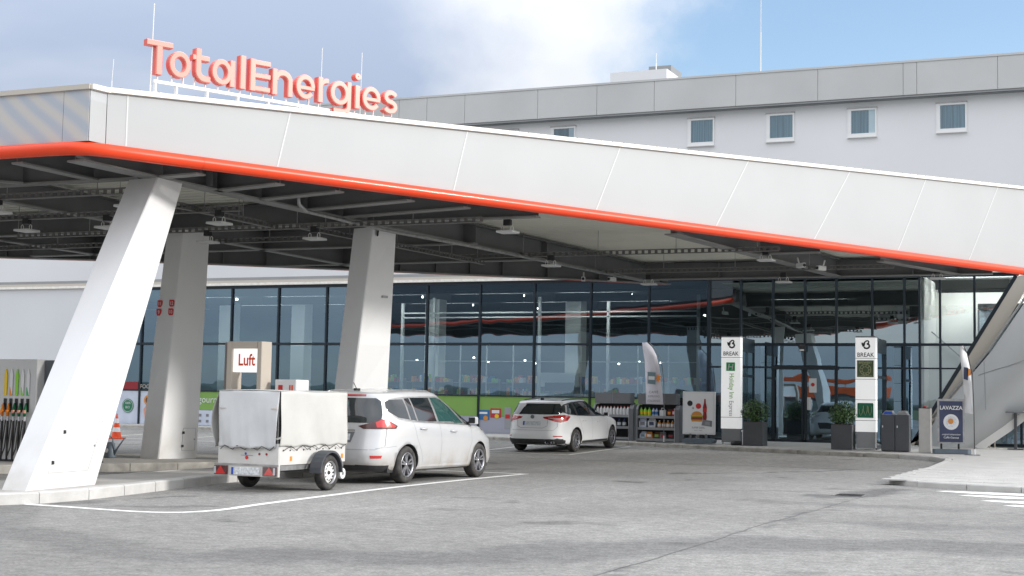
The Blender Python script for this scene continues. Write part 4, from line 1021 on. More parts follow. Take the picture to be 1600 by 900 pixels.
# restaurant glazing under the leg
R_ = thing('restaurant_front', (0, 48, .3), 'dark restaurant glazing under the sweeping mesh leg at the right', 'shop front')
for k in range(7):
    x = -4.4+k*1.25
    MB().box(x-.03, x+.03, 47.9, 48.0, FZ, 4.6).build('mullion', 'mullion', R_)
    MB().quad((x+.04, 47.95, FZ+.1), (x+1.21, 47.95, FZ+.1), (x+1.21, 47.95, 4.6), (x+.04, 47.95, 4.6)).build('glass_pane', 'shop_glass', R_)
MB().box(-4.5, 4.6, 47.88, 48.02, FZ-.05, FZ+.09).build('plinth', 'mullion', R_)
MB().box(-4.5, 4.6, 47.9, 48.01, 2.6, 2.68).build('transom', 'mullion', R_)
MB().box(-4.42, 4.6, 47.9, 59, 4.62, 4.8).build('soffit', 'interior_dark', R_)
# ================================================================== VEHICLES (local axes: +Y forward, origin on the ground mid wheelbase)
def ringpts(yr, yf, w_, nr, nf, zp, N_=112):
    yc = (yr+yf)/2; D = []
    for k in range(721):
        t = -PI+2*PI*k/720+PI       # start at rear centre, go to +X
        c, s_ = cos(t), sin(t); rear = c > 0; n = nr if rear else nf
        x = w_*math.copysign(abs(s_)**(2/n), s_); L_ = (yc-yr) if rear else (yf-yc)
        y = yc-math.copysign(abs(c)**(2/n), c)*L_; D.append((x, y))
    cum = [0]
    for a, b_ in zip(D, D[1:]): cum.append(cum[-1]+math.hypot(b_[0]-a[0], b_[1]-a[1]))
    out = []; j = 0
    for k in range(N_):
        s_ = cum[-1]*k/N_
        while cum[j+1] < s_: j += 1
        f = (s_-cum[j])/max(1e-9, cum[j+1]-cum[j]); x = D[j][0]*(1-f)+D[j+1][0]*f; y = D[j][1]*(1-f)+D[j+1][1]*f
        if y <= zp[0][0]: z = zp[0][1]
        elif y >= zp[-1][0]: z = zp[-1][1]
        else:
            for (ya, za), (yb, zb) in zip(zp, zp[1:]):
                if ya <= y <= yb: t = (y-ya)/(yb-ya); t = t*t*(3-2*t)*.5+t*.5; z = za+(zb-za)*t; break
        out.append(Vector((x, y, z)))
    return out
def car_body(rings, sub=4):
    R = [ringpts(*r) for r in rings]; n = len(R[0]); rows = []
    for i in range(len(R)-1):
        a = R[max(i-1, 0)]; b_ = R[i]; c = R[i+1]; d = R[min(i+2, len(R)-1)]
        for k in range(sub):
            t = k/sub; row = []
            for p0, p1, p2, p3 in zip(a, b_, c, d):
                m1 = (p2-p0)*.38; m2 = (p3-p1)*.38; t2 = t*t; t3 = t2*t
                row.append(p1*(2*t3-3*t2+1)+m1*(t3-2*t2+t)+p2*(-2*t3+3*t2)+m2*(t3-t2))
            rows.append(row)
    rows.append(R[-1]); mb = MB(); vs = [v for r in rows for v in r]; m = len(rows)
    vs.append(sum(rows[-1], Vector())/n); vs.append(sum(rows[0], Vector())/n)
    fs = [(i*n+k, i*n+(k+1) % n, (i+1)*n+(k+1) % n, (i+1)*n+k) for i in range(m-1) for k in range(n)]
    fs += [((m-1)*n+k, (m-1)*n+(k+1) % n, m*n) for k in range(n)]+[((k+1) % n, k, m*n+1) for k in range(n)]
    return mb.add(vs, fs)
class Patch:
    """lays thin pieces on a body: an outline seen along a direction, pushed onto the surface"""
    def __init__(s, ob):
        b_ = bmesh.new(); b_.from_mesh(ob.data); bmesh.ops.triangulate(b_, faces=b_.faces); s.t = BVHTree.FromBMesh(b_); b_.free()
    def hit(s, o, d):
        h = s.t.ray_cast(o, d); return (h[0], h[1]) if h[0] is not None else (None, None)
    def lay(s, poly, side, off, mb=None, step=.05, thick=0):
        """side: 'R','L' -> (y,z); 'B' rear, 'F' front -> (x,z); 'T' top -> (x,y); 'BR','BL' rear corners -> (u,z)"""
        mb = mb or MB()
        fr = {'R': (Vector((3, 0, 0)), Vector((-1, 0, 0)), Vector((0, 1, 0)), Vector((0, 0, 1))), 'L': (Vector((-3, 0, 0)), Vector((1, 0, 0)), Vector((0, 1, 0)), Vector((0, 0, 1))),
              'B': (Vector((0, -5, 0)), Vector((0, 1, 0)), Vector((1, 0, 0)), Vector((0, 0, 1))), 'F': (Vector((0, 5, 0)), Vector((0, -1, 0)), Vector((1, 0, 0)), Vector((0, 0, 1))),
              'T': (Vector((0, 0, 5)), Vector((0, 0, -1)), Vector((1, 0, 0)), Vector((0, 1, 0)))}
        q = math.sqrt(.5); fr['BR'] = (Vector((4*q, -4*q, 0)), Vector((-q, q, 0)), Vector((q, q, 0)), Vector((0, 0, 1)))
        fr['BL'] = (Vector((-4*q, -4*q, 0)), Vector((q, q, 0)), Vector((-q, q, 0)), Vector((0, 0, 1)))
        o0, d, U, V = fr[side]; pts = []
        for i, p in enumerate(poly):                      # subdivide the outline
            a = Vector(p); b_ = Vector(poly[(i+1) % len(poly)]); k = max(1, int((b_-a).length/step))
            pts += [a.lerp(b_, j/k) for j in range(k)]
        n = len(pts); xs = [p.x for p in pts]; ys = [p.y for p in pts]; ed = [(i, (i+1) % n) for i in range(n)]
        y = min(ys)+step*.5
        while y < max(ys):
            x = min(xs)+step*.5
            while x < max(xs): pts.append(Vector((x, y))); x += step
            y += step
        v, e_, f, *_ = delaunay_2d_cdt(pts, ed, [list(range(n))], 1, 1e-5)
        out = []; last = None
        for p in v:
            o = o0+U*p.x+V*p.y; h, nn = s.hit(o, d)
            if h is None: h = (last if last is not None else o+d*3); h = Vector(h)+U*(p.x-Vector(h).dot(U))+V*(p.y-Vector(h).dot(V)); nn = -d
            else:
                if nn.dot(d) > 0: nn = -nn
            last = h; out.append(h+(nn*.6-d*.4).normalized()*off)
        mb.add(out, [list(t_) for t_ in f]); return mb
    def line(s, pl, side, off, w_, mb=None, step=.05):
        poly = []; P = [Vector(p) for p in pl]; A = []; Bb = []
        for i, p in enumerate(P):
            a = P[max(i-1, 0)]; b_ = P[min(i+1, len(P)-1)]; d = (b_-a).normalized(); nn = Vector((-d.y, d.x)); A.append(p+nn*w_/2); Bb.append(p-nn*w_/2)
        return s.lay([tuple(p) for p in A+Bb[::-1]], side, off, mb, step)
def boolean_cut(ob, cutters):
    for c in cutters:
        m = ob.modifiers.new('cut', 'BOOLEAN'); m.object = c; m.operation = 'DIFFERENCE'; m.solver = 'EXACT'
        try: m.material_mode = 'TRANSFER'
        except Exception: pass
    bpy.context.view_layer.update(); dg = bpy.context.evaluated_depsgraph_get()
    me = bpy.data.meshes.new_from_object(ob.evaluated_get(dg)); ob.modifiers.clear(); ob.data = me
    for c in cutters: bpy.data.objects.remove(c)
def mirror(poly): return [(-a, b_) for a, b_ in poly][::-1]
def wheel(parent, x, y, R, w_, side, kind, name='wheel'):
    """tyre as the part, rim as its piece; side=+1 outer face towards +X"""
    o_ = x; prof = [(R*.66, -w_/2+.01), (R*.80, -w_/2), (R*.93, -w_/2+.006), (R*.985, -w_/2+.03), (R, -w_/2+.05), (R, w_/2-.05), (R*.985, w_/2-.03), (R*.93, w_/2-.006), (R*.80, w_/2), (R*.66, w_/2-.01), (R*.64, 0)]
    mb = MB().lathe(prof, 40, (x, y, R), 'x', closed=True)
    for k in (-.035, 0, .035): mb.lathe([(R+.0005, k-.003), (R-.006, k), (R+.0005, k+.003)], 40, (x, y, R), 'x')
    t = mb.build(name, 'rubber', parent, smooth=True); r = R*.655; f = x+side*(w_/2-.012)
    def S_(prof, m, nm, n=32, sm=True): return MB().lathe([(a, side*z) for a, z in prof], n, (f, y, R), 'x').build(nm, m, t, smooth=sm)
    S_([(r*.2, -.10), (r*.98, -.10), (r*.99, -.005), (r*.93, -.006), (r*.93, -.07), (r*.2, -.08)], 'rim_dark', 'rim_well')
    S_([(r*.915, -.02), (r*.935, .004), (r*.985, .010), (r*1.012, .004), (r*1.01, -.015)], 'rim_silver', 'rim_ring')
    S_([(.001, -.004), (r*.13, -.004), (r*.17, -.018), (r*.19, -.045)], 'rim_silver' if kind != 'steel' else 'plastic_black', 'hub_cap', 20)
    if kind == 'steel':
        d = S_([(r*.14, -.03), (r*.40, -.018), (r*.50, -.03), (r*.74, -.012), (r*.93, -.05)], 'white_metal', 'rim', 36)
        for k in range(12):
            a = 2*PI*k/12; c = Vector((f-side*.014, y+r*.66*cos(a), R+r*.66*sin(a))); mb = MB()
            mb.lathe([(.001, side*.004), (.016, side*.004)], 10, tuple(c), 'x'); mb.build('vent_hole', 'black', d)
        return t
    mb = MB(); n = 5 if kind == 'five' else 10
    for k in range(n):
        a0 = 2*PI*k/n+.3
        for da in ((-.16, .16) if kind == 'five' else (0,)):
            tw = .0 if kind == 'five' else .28
            wi, wo = (.030, .036) if kind == 'five' else (.022, .034)
            p = Vector((0, cos(a0+da*.8), sin(a0+da*.8)))*r*.15; q = Vector((0, cos(a0+da*1.25+tw), sin(a0+da*1.25+tw)))*r*.95; d = (q-p).normalized(); nn = Vector((0, -d.z, d.y))
            vs = []
            for P, ww, dd in ((p, wi, .004), ((p+q)/2, (wi+wo)/2, .012), (q, wo, .006)):
                for sg, dp in ((-1, -.02), (-.7, 0), (.7, 0), (1, -.02)): vs.append(Vector((f+side*(dp-dd), y, R))+P+nn*sg*ww/2)
            mb.add(vs, [(i*4+j, i*4+j+1, i*4+5+j, i*4+4+j) for i in range(2) for j in range(3)])
    mb.build('rim', 'rim_silver', t); return t
def arches(ob, ys, R, xo):
    cs = []
    for y in ys:
        for s_ in (1, -1):
            c = MB().lathe([(.001, -.34), (R, -.34), (R, .34), (.001, .34)], 48, (s_*(xo+.02), y, R*.90), 'x').build('cutter', 'plastic_black'); cs.append(c)
    return cs

def RAIL(sg, ya, yb, x, h, r, m):
    pts = []
    for k in range(13):
        y = ya+(yb-ya)*k/12; hp, nn = P_.hit(Vector((sg*x, y, 4)), Vector((0, 0, -1)))
        pts.append(Vector((sg*x, y, hp.z+(h if 0 < k < 12 else -.005))))
    MB().tube(pts, r, 8).build('roof_rail', m, V, smooth=True)
# ------------------------------------------------------------------ silver white people carrier
V = thing('people_carrier', (0, 0, 0), 'silver white people carrier with roof rails towing a covered box trailer', 'car')
rings = [(-2.02, 2.14, .77, 5, 5, [(0, .215)]), (-2.20, 2.26, .865, 5, 5, [(0, .235)]), (-2.315, 2.34, .915, 4.8, 4.8, [(0, .36)]),
         (-2.33, 2.35, .932, 4.6, 4.4, [(0, .56)]), (-2.27, 2.31, .94, 4.6, 4.2, [(-2, .80), (2, .72)]),
         (-2.235, 2.20, .933, 4.6, 4.0, [(-2.2, 1.00), (0, .93), (1.2, .90), (2.1, .79)]), (-2.22, 2.04, .907, 4.6, 3.8, [(-2.2, 1.10), (-.5, 1.05), (1.0, 1.0), (1.5, .97), (2.0, .855)]),
         (-2.205, 1.62, .875, 4.6, 3.2, [(-2.2, 1.17), (-1.2, 1.10), (.6, 1.045), (1.0, 1.045), (1.6, 1.045)]),
         (-2.16, 1.05, .815, 4.2, 2.9, [(-2.1, 1.36), (0, 1.30), (1.0, 1.31)]), (-2.12, .62, .755, 4.6, 3.2, [(-2.1, 1.49), (-.5, 1.485), (.6, 1.465)]),
         (-2.09, .36, .705, 5, 3.6, [(-2.1, 1.565), (-1.0, 1.60), (-.2, 1.60), (.3, 1.555)]), (-2.05, .26, .60, 5, 4, [(-2.05, 1.585), (-1, 1.635), (-.3, 1.632), (.26, 1.575)]),
         (-2.02, .18, .40, 5, 4, [(-2.0, 1.60), (-1, 1.655), (-.3, 1.65), (.2, 1.60)]), (-1.98, .12, .14, 5, 4, [(-2.0, 1.605), (-1, 1.664), (-.3, 1.66), (.1, 1.615)])]
body = car_body(rings).build('body', 'car_silverwhite', V, smooth=True)
body.data.materials.append(M['plastic_black']); boolean_cut(body, arches(body, (-1.38, 1.38), .365, .90))
P_ = Patch(body)
qw = [(-1.87, 1.43), (-1.88, 1.32), (-1.83, 1.25), (-1.62, 1.155), (-1.27, 1.12), (-1.37, 1.475), (-1.75, 1.47)]
sw = [(-1.22, 1.115), (-1.03, 1.10), (-1.16, 1.50), (-1.32, 1.49)]
rw = [(-.98, 1.10), (-.30, 1.075), (-.44, 1.515), (-1.11, 1.505)]
fw_ = [(-.22, 1.07), (.62, 1.045), (.80, 1.045), (.42, 1.33), (.12, 1.475), (-.10, 1.515), (-.37, 1.515)]
tw_ = [(.90, 1.045), (1.30, 1.035), (1.28, 1.06), (.78, 1.30), (.56, 1.36)]
surround = [(-1.89, 1.455), (-1.91, 1.31), (-1.85, 1.225), (-1.62, 1.125), (-1.0, 1.075), (-.3, 1.045), (.8, 1.018), (1.42, 1.012), (1.33, 1.07), (.84, 1.315), (.18, 1.50), (-.1, 1.54), (-.6, 1.54), (-1.3, 1.52), (-1.76, 1.495)]
for side in ('R', 'L'):
    P_.lay(surround, side, .003).build('window_trim', 'chrome' if 0 else 'galv', V, smooth=True)
    for nm, pl, mt in (('quarter_window', qw, 'car_glass'), ('quarter_window', sw, 'car_glass'), ('side_window', rw, 'car_glass'), ('side_window', fw_, 'car_glass_teal'), ('quarter_window', tw_, 'car_glass')):
        P_.lay(pl, side, .006).build(nm, mt, V, smooth=True)
    for pl in ([(-1.20, 1.07), (-1.10, .80), (-.93, .55), (-.86, .36)], [(-.26, 1.04), (-.20, .7), (-.22, .25)], [(.98, 1.0), (1.0, .7), (.86, .42), (.86, .25)], [(-.86, .27), (.86, .25)], [(-2.16, .62), (-1.72, .66)]):
        P_.line(pl, side, .0025, .007).build('panel_gap', 'seam_grey', V)
    for y0, z in ((-1.0, .955), (.12, .90)):
        sg = 1 if side == 'R' else -1; h, nn = P_.hit(Vector((3*sg, y0+.1, z)), Vector((-sg, 0, 0)))
        MB().tube([(h.x+sg*.0, y0, z), (h.x+sg*.035, y0+.03, z+.005), (h.x+sg*.035, y0+.19, z-.005), (h.x, y0+.23, z-.01)], .014, 8).build('door_handle', 'car_silverwhite', V, smooth=True)
    sg = 1 if side == 'R' else -1
    MB().bbox(min(sg*.875, sg*1.045), max(sg*.875, sg*1.045), .93, 1.06, 1.03, 1.165, .035).build('mirror', 'car_silverwhite', V, smooth=False)
    MB().box(min(sg*.895, sg*1.03), max(sg*.895, sg*1.03), .922, .929, 1.045, 1.15).build('mirror_glass', 'black', V); MB().beam((sg*.82, 1.0, 1.03), (sg*.90, .99, 1.06), .06, .05).build('mirror_stay', 'plastic_black', V)
    RAIL(sg, -1.75, -.10, .60, .012, .012, 'galv')
    c = 'BR' if side == 'R' else 'BL'
    P_.lay([(-1.30, 1.005), (-1.12, 1.06), (-.92, 1.13), (-.78, 1.11), (-.58, 1.01), (-.62, .96), (-.80, .955), (-1.22, .955)], c, .006, step=.03).build('tail_light', 'tail_dark', V, smooth=True)
    P_.lay([(-1.02, 1.07), (-.92, 1.115), (-.79, 1.10), (-.62, 1.01), (-.66, .975), (-1.0, .985)], c, .010, step=.03).build('tail_light_lens', 'tail_red', V, smooth=True)
    P_.lay([(-.84, 1.05), (-.75, 1.045), (-.71, 1.0), (-.84, .99)], c, .013, step=.03).build('indicator_lens', 'tail_bright', V, smooth=True)
    P_.lay([(-1.20, .485), (-.97, .485), (-.94, .455), (-1.18, .43)] if 0 else [(-1.13, .50), (-.90, .50), (-.92, .45), (-1.12, .45)], c, .006, step=.03).build('reflector', 'tail_red', V, smooth=True)
    P_.lay([(sg*.35, 1.0), (sg*.8, .98), (sg*.86, .9), (sg*.6, .86)], 'F', .006).build('headlight', 'lamp_clear', V, smooth=True)
P_.lay([(-.66, 1.44), (-.72, 1.20), (-.73, 1.06), (.73, 1.06), (.72, 1.20), (.66, 1.44), (.60, 1.49), (-.60, 1.49)], 'B', .005).build('rear_window', 'car_glass', V, smooth=True)
P_.lay([(-.28, 1.42), (-.32, 1.16), (.10, 1.14), (.16, 1.42)], 'B', .008).build('rear_glass_view', 'car_glass_teal', V, smooth=True)
P_.lay([(-.45, 1.52), (.45, 1.52), (.45, 1.55), (-.45, 1.55)], 'B', .008).build('brake_light', 'tail_red', V)
P_.lay([(-.34, .90), (.34, .90), (.28, .72), (-.28, .72)], 'B', .004).build('plate_recess', 'mid_grey', V)
P_.lay([(-.26, .87), (.26, .87), (.26, .76), (-.26, .76)], 'B', .010).build('number_plate', 'plate_white', V)
q = MB()
for k in range(6): P_.lay([(-.20+k*.072, .845), (-.155+k*.072, .845), (-.155+k*.072, .79), (-.20+k*.072, .79)], 'B', .012, q)
tag(q.build('plate_marks', 'ink_soft', V), kind='stuff')
MB().lathe([(.050, 0), (.062, -.006), (.062, -.012), (.050, -.014)], 24, (0, -2.245, .985), 'y').build('badge_ring', 'chrome', V); MB().beam((-.06, -2.255, .985), (.06, -2.255, .985), .012, .016).build('badge_bar', 'chrome', V)
P_.line([(-.80, 1.02), (-.80, .66), (-.70, .60), (.70, .60), (.80, .66), (.80, 1.02)], 'B', .003, .008).build('tailgate_gap', 'seam_grey', V)
P_.line([(-.34, .93), (.34, .93)], 'B', .008, .03).build('chrome_strip', 'chrome', V)
P_.lay([(-.82, .33), (.82, .33), (.78, .235), (-.78, .235)], 'B', .005).build('bumper_lower', 'plastic_black', V)
for c in ('BR', 'BL'): P_.lay([(-1.35, .34), (-.86, .325), (-.84, .25), (-1.3, .24)], c, .005).build('bumper_lower', 'plastic_black', V)
P_.lay([(-.66, 1.12), (.66, 1.12), (.52, 1.50), (-.52, 1.50)], 'F', .005).build('windscreen', 'car_glass', V, smooth=True)
P_.lay([(-.4, .72), (.4, .72), (.3, .5), (-.3, .5)], 'F', .005).build('grille', 'plastic_black', V)
MB().tube([(.12, -1.86, 1.63), (.13, -2.0, 1.76)], .007, 6).build('aerial', 'black', V); MB().bbox(.085, .155, -1.93, -1.80, 1.615, 1.66, .01).build('aerial_foot', 'black', V)
MB().box(-.80, .80, -1.9, 1.9, .20, .30).build('underbody', 'plastic_black', V)
for x in (-1, 1):
    for y in (-1.38, 1.38): wheel(V, x*.800, y, .328, .215, x, 'five')
MB().tube([(0, -2.1, .36), (0, -2.40, .36), (0, -2.44, .40)], .022, 8).build('tow_bar', 'black', V, smooth=True)
V.location = (-12.60, 24.40, 0); V.rotation_euler = (0, 0, rad(-3))

# ------------------------------------------------------------------ white estate car
V = thing('estate_car', (0, 0, 0), 'clean white estate car parked nose in towards the shop front', 'car')
rings = [(-2.05, 2.03, .75, 5, 5, [(0, .20)]), (-2.28, 2.18, .86, 5, 4.8, [(0, .23)]), (-2.39, 2.26, .90, 4.8, 4.6, [(0, .36)]),
         (-2.41, 2.28, .908, 4.4, 4.4, [(0, .54)]), (-2.36, 2.26, .914, 4.4, 4.2, [(-2, .76), (2, .74)]),
         (-2.32, 2.14, .907, 4.4, 4.0, [(-2.3, .94), (0, .88), (2, .82)]), (-2.29, 1.98, .88, 4.4, 3.6, [(-2.2, 1.02), (-.5, .97), (1.0, .935), (1.9, .88)]),
         (-2.26, 1.36, .845, 4.4, 3.2, [(-2.2, 1.08), (-1.2, 1.02), (.6, .98), (1.3, 1.005)]),
         (-2.17, .80, .775, 4.0, 2.9, [(-2.1, 1.23), (0, 1.19), (.8, 1.19)]), (-2.07, .42, .71, 4.4, 3.2, [(-2.1, 1.34), (-.5, 1.345), (.4, 1.32)]),
         (-2.02, .16, .655, 5, 3.6, [(-2.0, 1.39), (-1.0, 1.425), (-.3, 1.43), (.15, 1.385)]), (-1.97, .08, .56, 5, 4, [(-2.0, 1.41), (-1, 1.452), (-.3, 1.45), (.08, 1.405)]),
         (-1.93, .02, .36, 5, 4, [(-2.0, 1.42), (-1, 1.468), (-.3, 1.463), (.05, 1.42)]), (-1.89, -.03, .12, 5, 4, [(-1.9, 1.43), (-1, 1.475), (-.3, 1.47), (0, 1.43)])]
body = car_body(rings).build('body', 'car_white', V, smooth=True)
body.data.materials.append(M['plastic_black']); boolean_cut(body, arches(body, (-1.35, 1.35), .365, .875))
P_ = Patch(body)
for side in ('R', 'L'):
    P_.lay([(-2.08, 1.20), (-2.03, 1.13), (-1.75, 1.05), (-1.2, 1.005), (-.3, .975), (.8, .955), (.98, .955), (.90, 1.0), (.50, 1.19), (.12, 1.34), (-.2, 1.395), (-.7, 1.405), (-1.3, 1.385), (-1.75, 1.33)], side, .003).build('window_trim', 'plastic_black', V, smooth=True)
    for nm, pl in (('quarter_window', [(-2.0, 1.20), (-1.97, 1.15), (-1.72, 1.075), (-1.28, 1.03), (-1.34, 1.35), (-1.74, 1.30)]),
                   ('side_window', [(-1.16, 1.025), (-.34, 1.0), (-.38, 1.375), (-1.22, 1.36)]), ('side_window', [(-.24, .998), (.74, .975), (.44, 1.17), (.08, 1.315), (-.22, 1.37), (-.29, 1.375)])):
        P_.lay(pl, side, .006).build(nm, 'car_glass', V, smooth=True)
    for pl in ([(-1.20, 1.0), (-1.08, .75), (-.90, .5), (-.86, .36)], [(-.29, .97), (-.24, .6), (-.26, .25)], [(.86, .94), (.90, .6), (.80, .4), (.80, .25)]):
        P_.line(pl, side, .0025, .006).build('panel_gap', 'seam_grey', V)
    P_.lay([(-.95, .30), (.95, .30), (.95, .235), (-.95, .235)], side, .005).build('sill_cladding', 'plastic_black', V)
    sg = 1 if side == 'R' else -1
    for y0, z in ((-.98, .86), (.05, .82)):
        h, nn = P_.hit(Vector((3*sg, y0+.1, z)), Vector((-sg, 0, 0))); MB().tube([(h.x, y0, z), (h.x+sg*.03, y0+.03, z), (h.x+sg*.03, y0+.17, z-.005), (h.x, y0+.2, z-.005)], .013, 8).build('door_handle', 'car_white', V, smooth=True)
    MB().bbox(min(sg*.86, sg*1.01), max(sg*.86, sg*1.01), .68, .79, .955, 1.075, .035).build('mirror', 'car_white', V)
    MB().box(min(sg*.88, sg*1.0), max(sg*.88, sg*1.0), .672, .679, .965, 1.06).build('mirror_glass', 'black', V); MB().beam((sg*.80, .76, .95), (sg*.88, .74, .98), .05, .05).build('mirror_stay', 'plastic_black', V)
    RAIL(sg, -1.65, -.15, .56, .012, .012, 'plastic_black')
    c = 'BR' if side == 'R' else 'BL'
    P_.lay([(-1.42, .985), (-1.05, 1.035), (-.72, 1.035), (-.60, .99), (-.72, .88), (-.98, .83), (-1.15, .86), (-1.40, .94)], c, .006, step=.03).build('tail_light', 'tail_red', V, smooth=True)
    P_.lay([(-1.24, .945), (-1.0, .955), (-.84, .955), (-.86, .925), (-1.0, .885), (-1.1, .90)], c, .010, step=.03).build('tail_light_lens', 'tail_bright', V, smooth=True)
    P_.line([(-1.30, .955), (-.98, .925)], c, .013, .016).build('light_bar', 'lamp_clear', V)
    P_.lay([(-1.22, .475), (-.92, .465), (-.94, .44), (-1.20, .445)], c, .006, step=.03).build('reflector', 'tail_red', V, smooth=True)
    P_.lay([(-1.45, .37), (-1.2, .37), (-1.1, .40), (-.80, .34), (-.80, .25), (-1.3, .22), (-1.45, .22)], c, .005).build('bumper_lower', 'plastic_black', V)
P_.lay([(-.70, 1.20), (-.74, 1.12), (-.66, 1.05), (.66, 1.05), (.74, 1.12), (.70, 1.20), (.61, 1.345), (-.61, 1.345)], 'B', .004).build('rear_window', 'car_glass', V, smooth=True)
P_.lay([(-.79, .38), (.79, .38), (.76, .22), (-.76, .22)], 'B', .005).build('bumper_lower', 'plastic_black', V)
P_.lay([(-.26, .86), (.26, .86), (.26, .75), (-.26, .75)], 'B', .008).build('number_plate', 'plate_white', V)
P_.lay([(-.26, .86), (-.215, .86), (-.215, .75), (-.26, .75)], 'B', .011).build('plate_band', 'blue', V)
P_.line([(-.44, .90), (-.44, .74), (-.32, .68), (.32, .68), (.44, .74), (.44, .90)], 'B', .003, .010).build('plate_recess_edge', 'seam_grey', V)
P_.line([(-.66, .98), (-.68, .72), (-.60, .62), (.60, .62), (.68, .72), (.66, .98)], 'B', .003, .007).build('tailgate_gap', 'seam_grey', V)
MB().lathe([(.001, -.012), (.05, -.010), (.055, 0)], 20, (0, -2.325, .985), 'y').build('badge', 'mid_grey', V)
for x in (.45, .62): MB().lathe([(.03, -.02), (.04, -.03), (.04, .05)], 16, (x, -2.38, .29), 'y').build('tail_pipe', 'chrome', V)
P_.lay([(-.62, 1.02), (.62, 1.02), (.50, 1.36), (-.50, 1.36)], 'F', .005).build('windscreen', 'car_glass', V, smooth=True)
P_.lay([(-.5, .62), (.5, .62), (.4, .4), (-.4, .4)], 'F', .005).build('grille', 'plastic_black', V)
MB().bbox(-.03, .03, -1.75, -1.6, 1.43, 1.50, .02).build('aerial', 'black', V)
MB().box(-.80, .80, -1.9, 1.8, .20, .30).build('underbody', 'plastic_black', V)
for x in (-1, 1):
    for y in (-1.35, 1.35): wheel(V, x*.785, y, .322, .205, x, 'ten')
V.location = (-15.27, 39.95, zA(39.95)+.0); V.rotation_euler = (math.atan(.02), 0, rad(-2.2)); V.scale = (1.04, 1.03, 1.01)

# ------------------------------------------------------------------ box trailer
T_ = thing('box_trailer', (-12.66, 20.3, 0), 'white box trailer with a laced tarpaulin cover and red triangles at the back', 'trailer')
x0, x1, y0, y1 = -13.22, -12.10, 19.27, 21.34
for a in ((x1-.025, x1, y0+.02, y1-.02), (x0, x0+.025, y0+.02, y1-.02)): MB().bbox(*a, .43, .76, .006).build('side_board', 'trailer_white', T_)
MB().bbox(x0+.004, x1-.004, y0, y0+.025, .43, .76, .006).build('tailgate', 'trailer_white', T_); MB().bbox(x0+.004, x1-.004, y1-.03, y1-.004, .43, .76, .006).build('front_board', 'trailer_white', T_)
MB().box(x0+.03, x1-.03, y0+.03, y1-.03, .42, .45).build('floor', 'galv', T_)
def cloth(fn, nu, nv, name, m):
    mb = MB().add([fn(i/nu, j/nv) for i in range(nu+1) for j in range(nv+1)], [(i*(nv+1)+j, (i+1)*(nv+1)+j, (i+1)*(nv+1)+j+1, i*(nv+1)+j+1) for i in range(nu) for j in range(nv)])
    o = mb.build(name, m, T_, smooth=True, fixn=False); s_ = o.modifiers.new('thickness', 'SOLIDIFY'); s_.thickness = .004; return o
zt = 1.575
def fold(u, v, k=1.0): return k*(.010*sin(u*19+2*sin(v*3))*(1-v)+.012*sin(u*7+v*5)+.006*sin(u*41+v*4)*(1-v))
zlow = lambda u: .715+.012*sin(u*24)
cloth(lambda u, v: (x1+.012+.035*(1-v)*sin(PI*u)*.6+fold(u, v)*.9+.004+(-.012*(v > .97)), y0+.01+u*(y1-y0-.01)-.02*(1-u)*(1-v), zlow(u)*(1-v)+zt*v+.012*sin(u*9)*(v)), 56, 26, 'tarpaulin_side', 'tarp')
cloth(lambda u, v: (x0-.012-.10*sin(PI*min(1, (1-v)*1.1))*(1-u)**2-.05*(1-v)-fold(u, v)*.9, y0+.01+u*(y1-y0-.01), (.68+.015*sin(u*20))*(1-v)+zt*v+.010*sin(u*9)*v), 56, 26, 'tarpaulin_side', 'tarp')
cloth(lambda u, v: (x0-.0+(x1-x0-.01)*u+(.03 if u < .5 else -.045)*(1-v)*abs(2*u-1), y0-.022-.045*(1-v)*sin(PI*u)+fold(u+.3, v, 1.1), (.69+.01*sin(u*20))*(1-v)+zt*v-.004), 44, 26, 'tarpaulin_rear', 'tarp_rear')
cloth(lambda u, v: (x0+(x1-x0)*u, y1+.012+fold(u, v), .72*(1-v)+zt*v), 24, 10, 'tarpaulin_front', 'tarp')
cloth(lambda u, v: (x0-.008+(x1-x0+.016)*u, y0-.02+(y1-y0+.03)*v, zt+.012*sin(v*9)+.010*sin(PI*u)), 24, 40, 'tarpaulin_top', 'tarp')
MB().box(x1-.03, x1-.012, y0+.03, y0+.10, .76, 1.35).build('inside_gap', 'black', T_)
for xx in (x0+.04, x1-.05):
    for yy in (y0+.04, y1-.06): MB().tube([(xx, yy, .75), (xx, yy, zt-.02)], .014, 6).build('cover_post', 'galv', T_)
MB().beam((x1-.05, y0+.0, .83), (x1+.035, y0+.02, .86), .022, .03).build('strap', 'tarp', T_)
for xx in (x0+.03, x1-.14): MB().box(xx, xx+.11, y0-.045, y0-.037, 1.29, 1.305).build('strap', 'taupe_metal', T_)
rp = []; n = 11
for k in range(n+1): rp.append((x1+.045 if k % 2 else x1+.030, y0+.1+(y1-y0-.15)*k/n, .725 if k % 2 else .655))
MB().tube(rp, .005, 5).build('lacing_rope', 'rope', T_)
rp = [(x0+.06+(x1-x0-.1)*k/9, y0-.075 if k % 2 else y0-.02, .72 if k % 2 else .655) for k in range(10)]; MB().tube(rp, .006, 5).build('lacing_rope', 'rope', T_)
for k in range(10): MB().lathe([(.001, .012), (.012, .010), (.014, 0)], 8, (x1, y0+.12+k*.2, .655), 'x').build('lacing_button', 'black', T_)
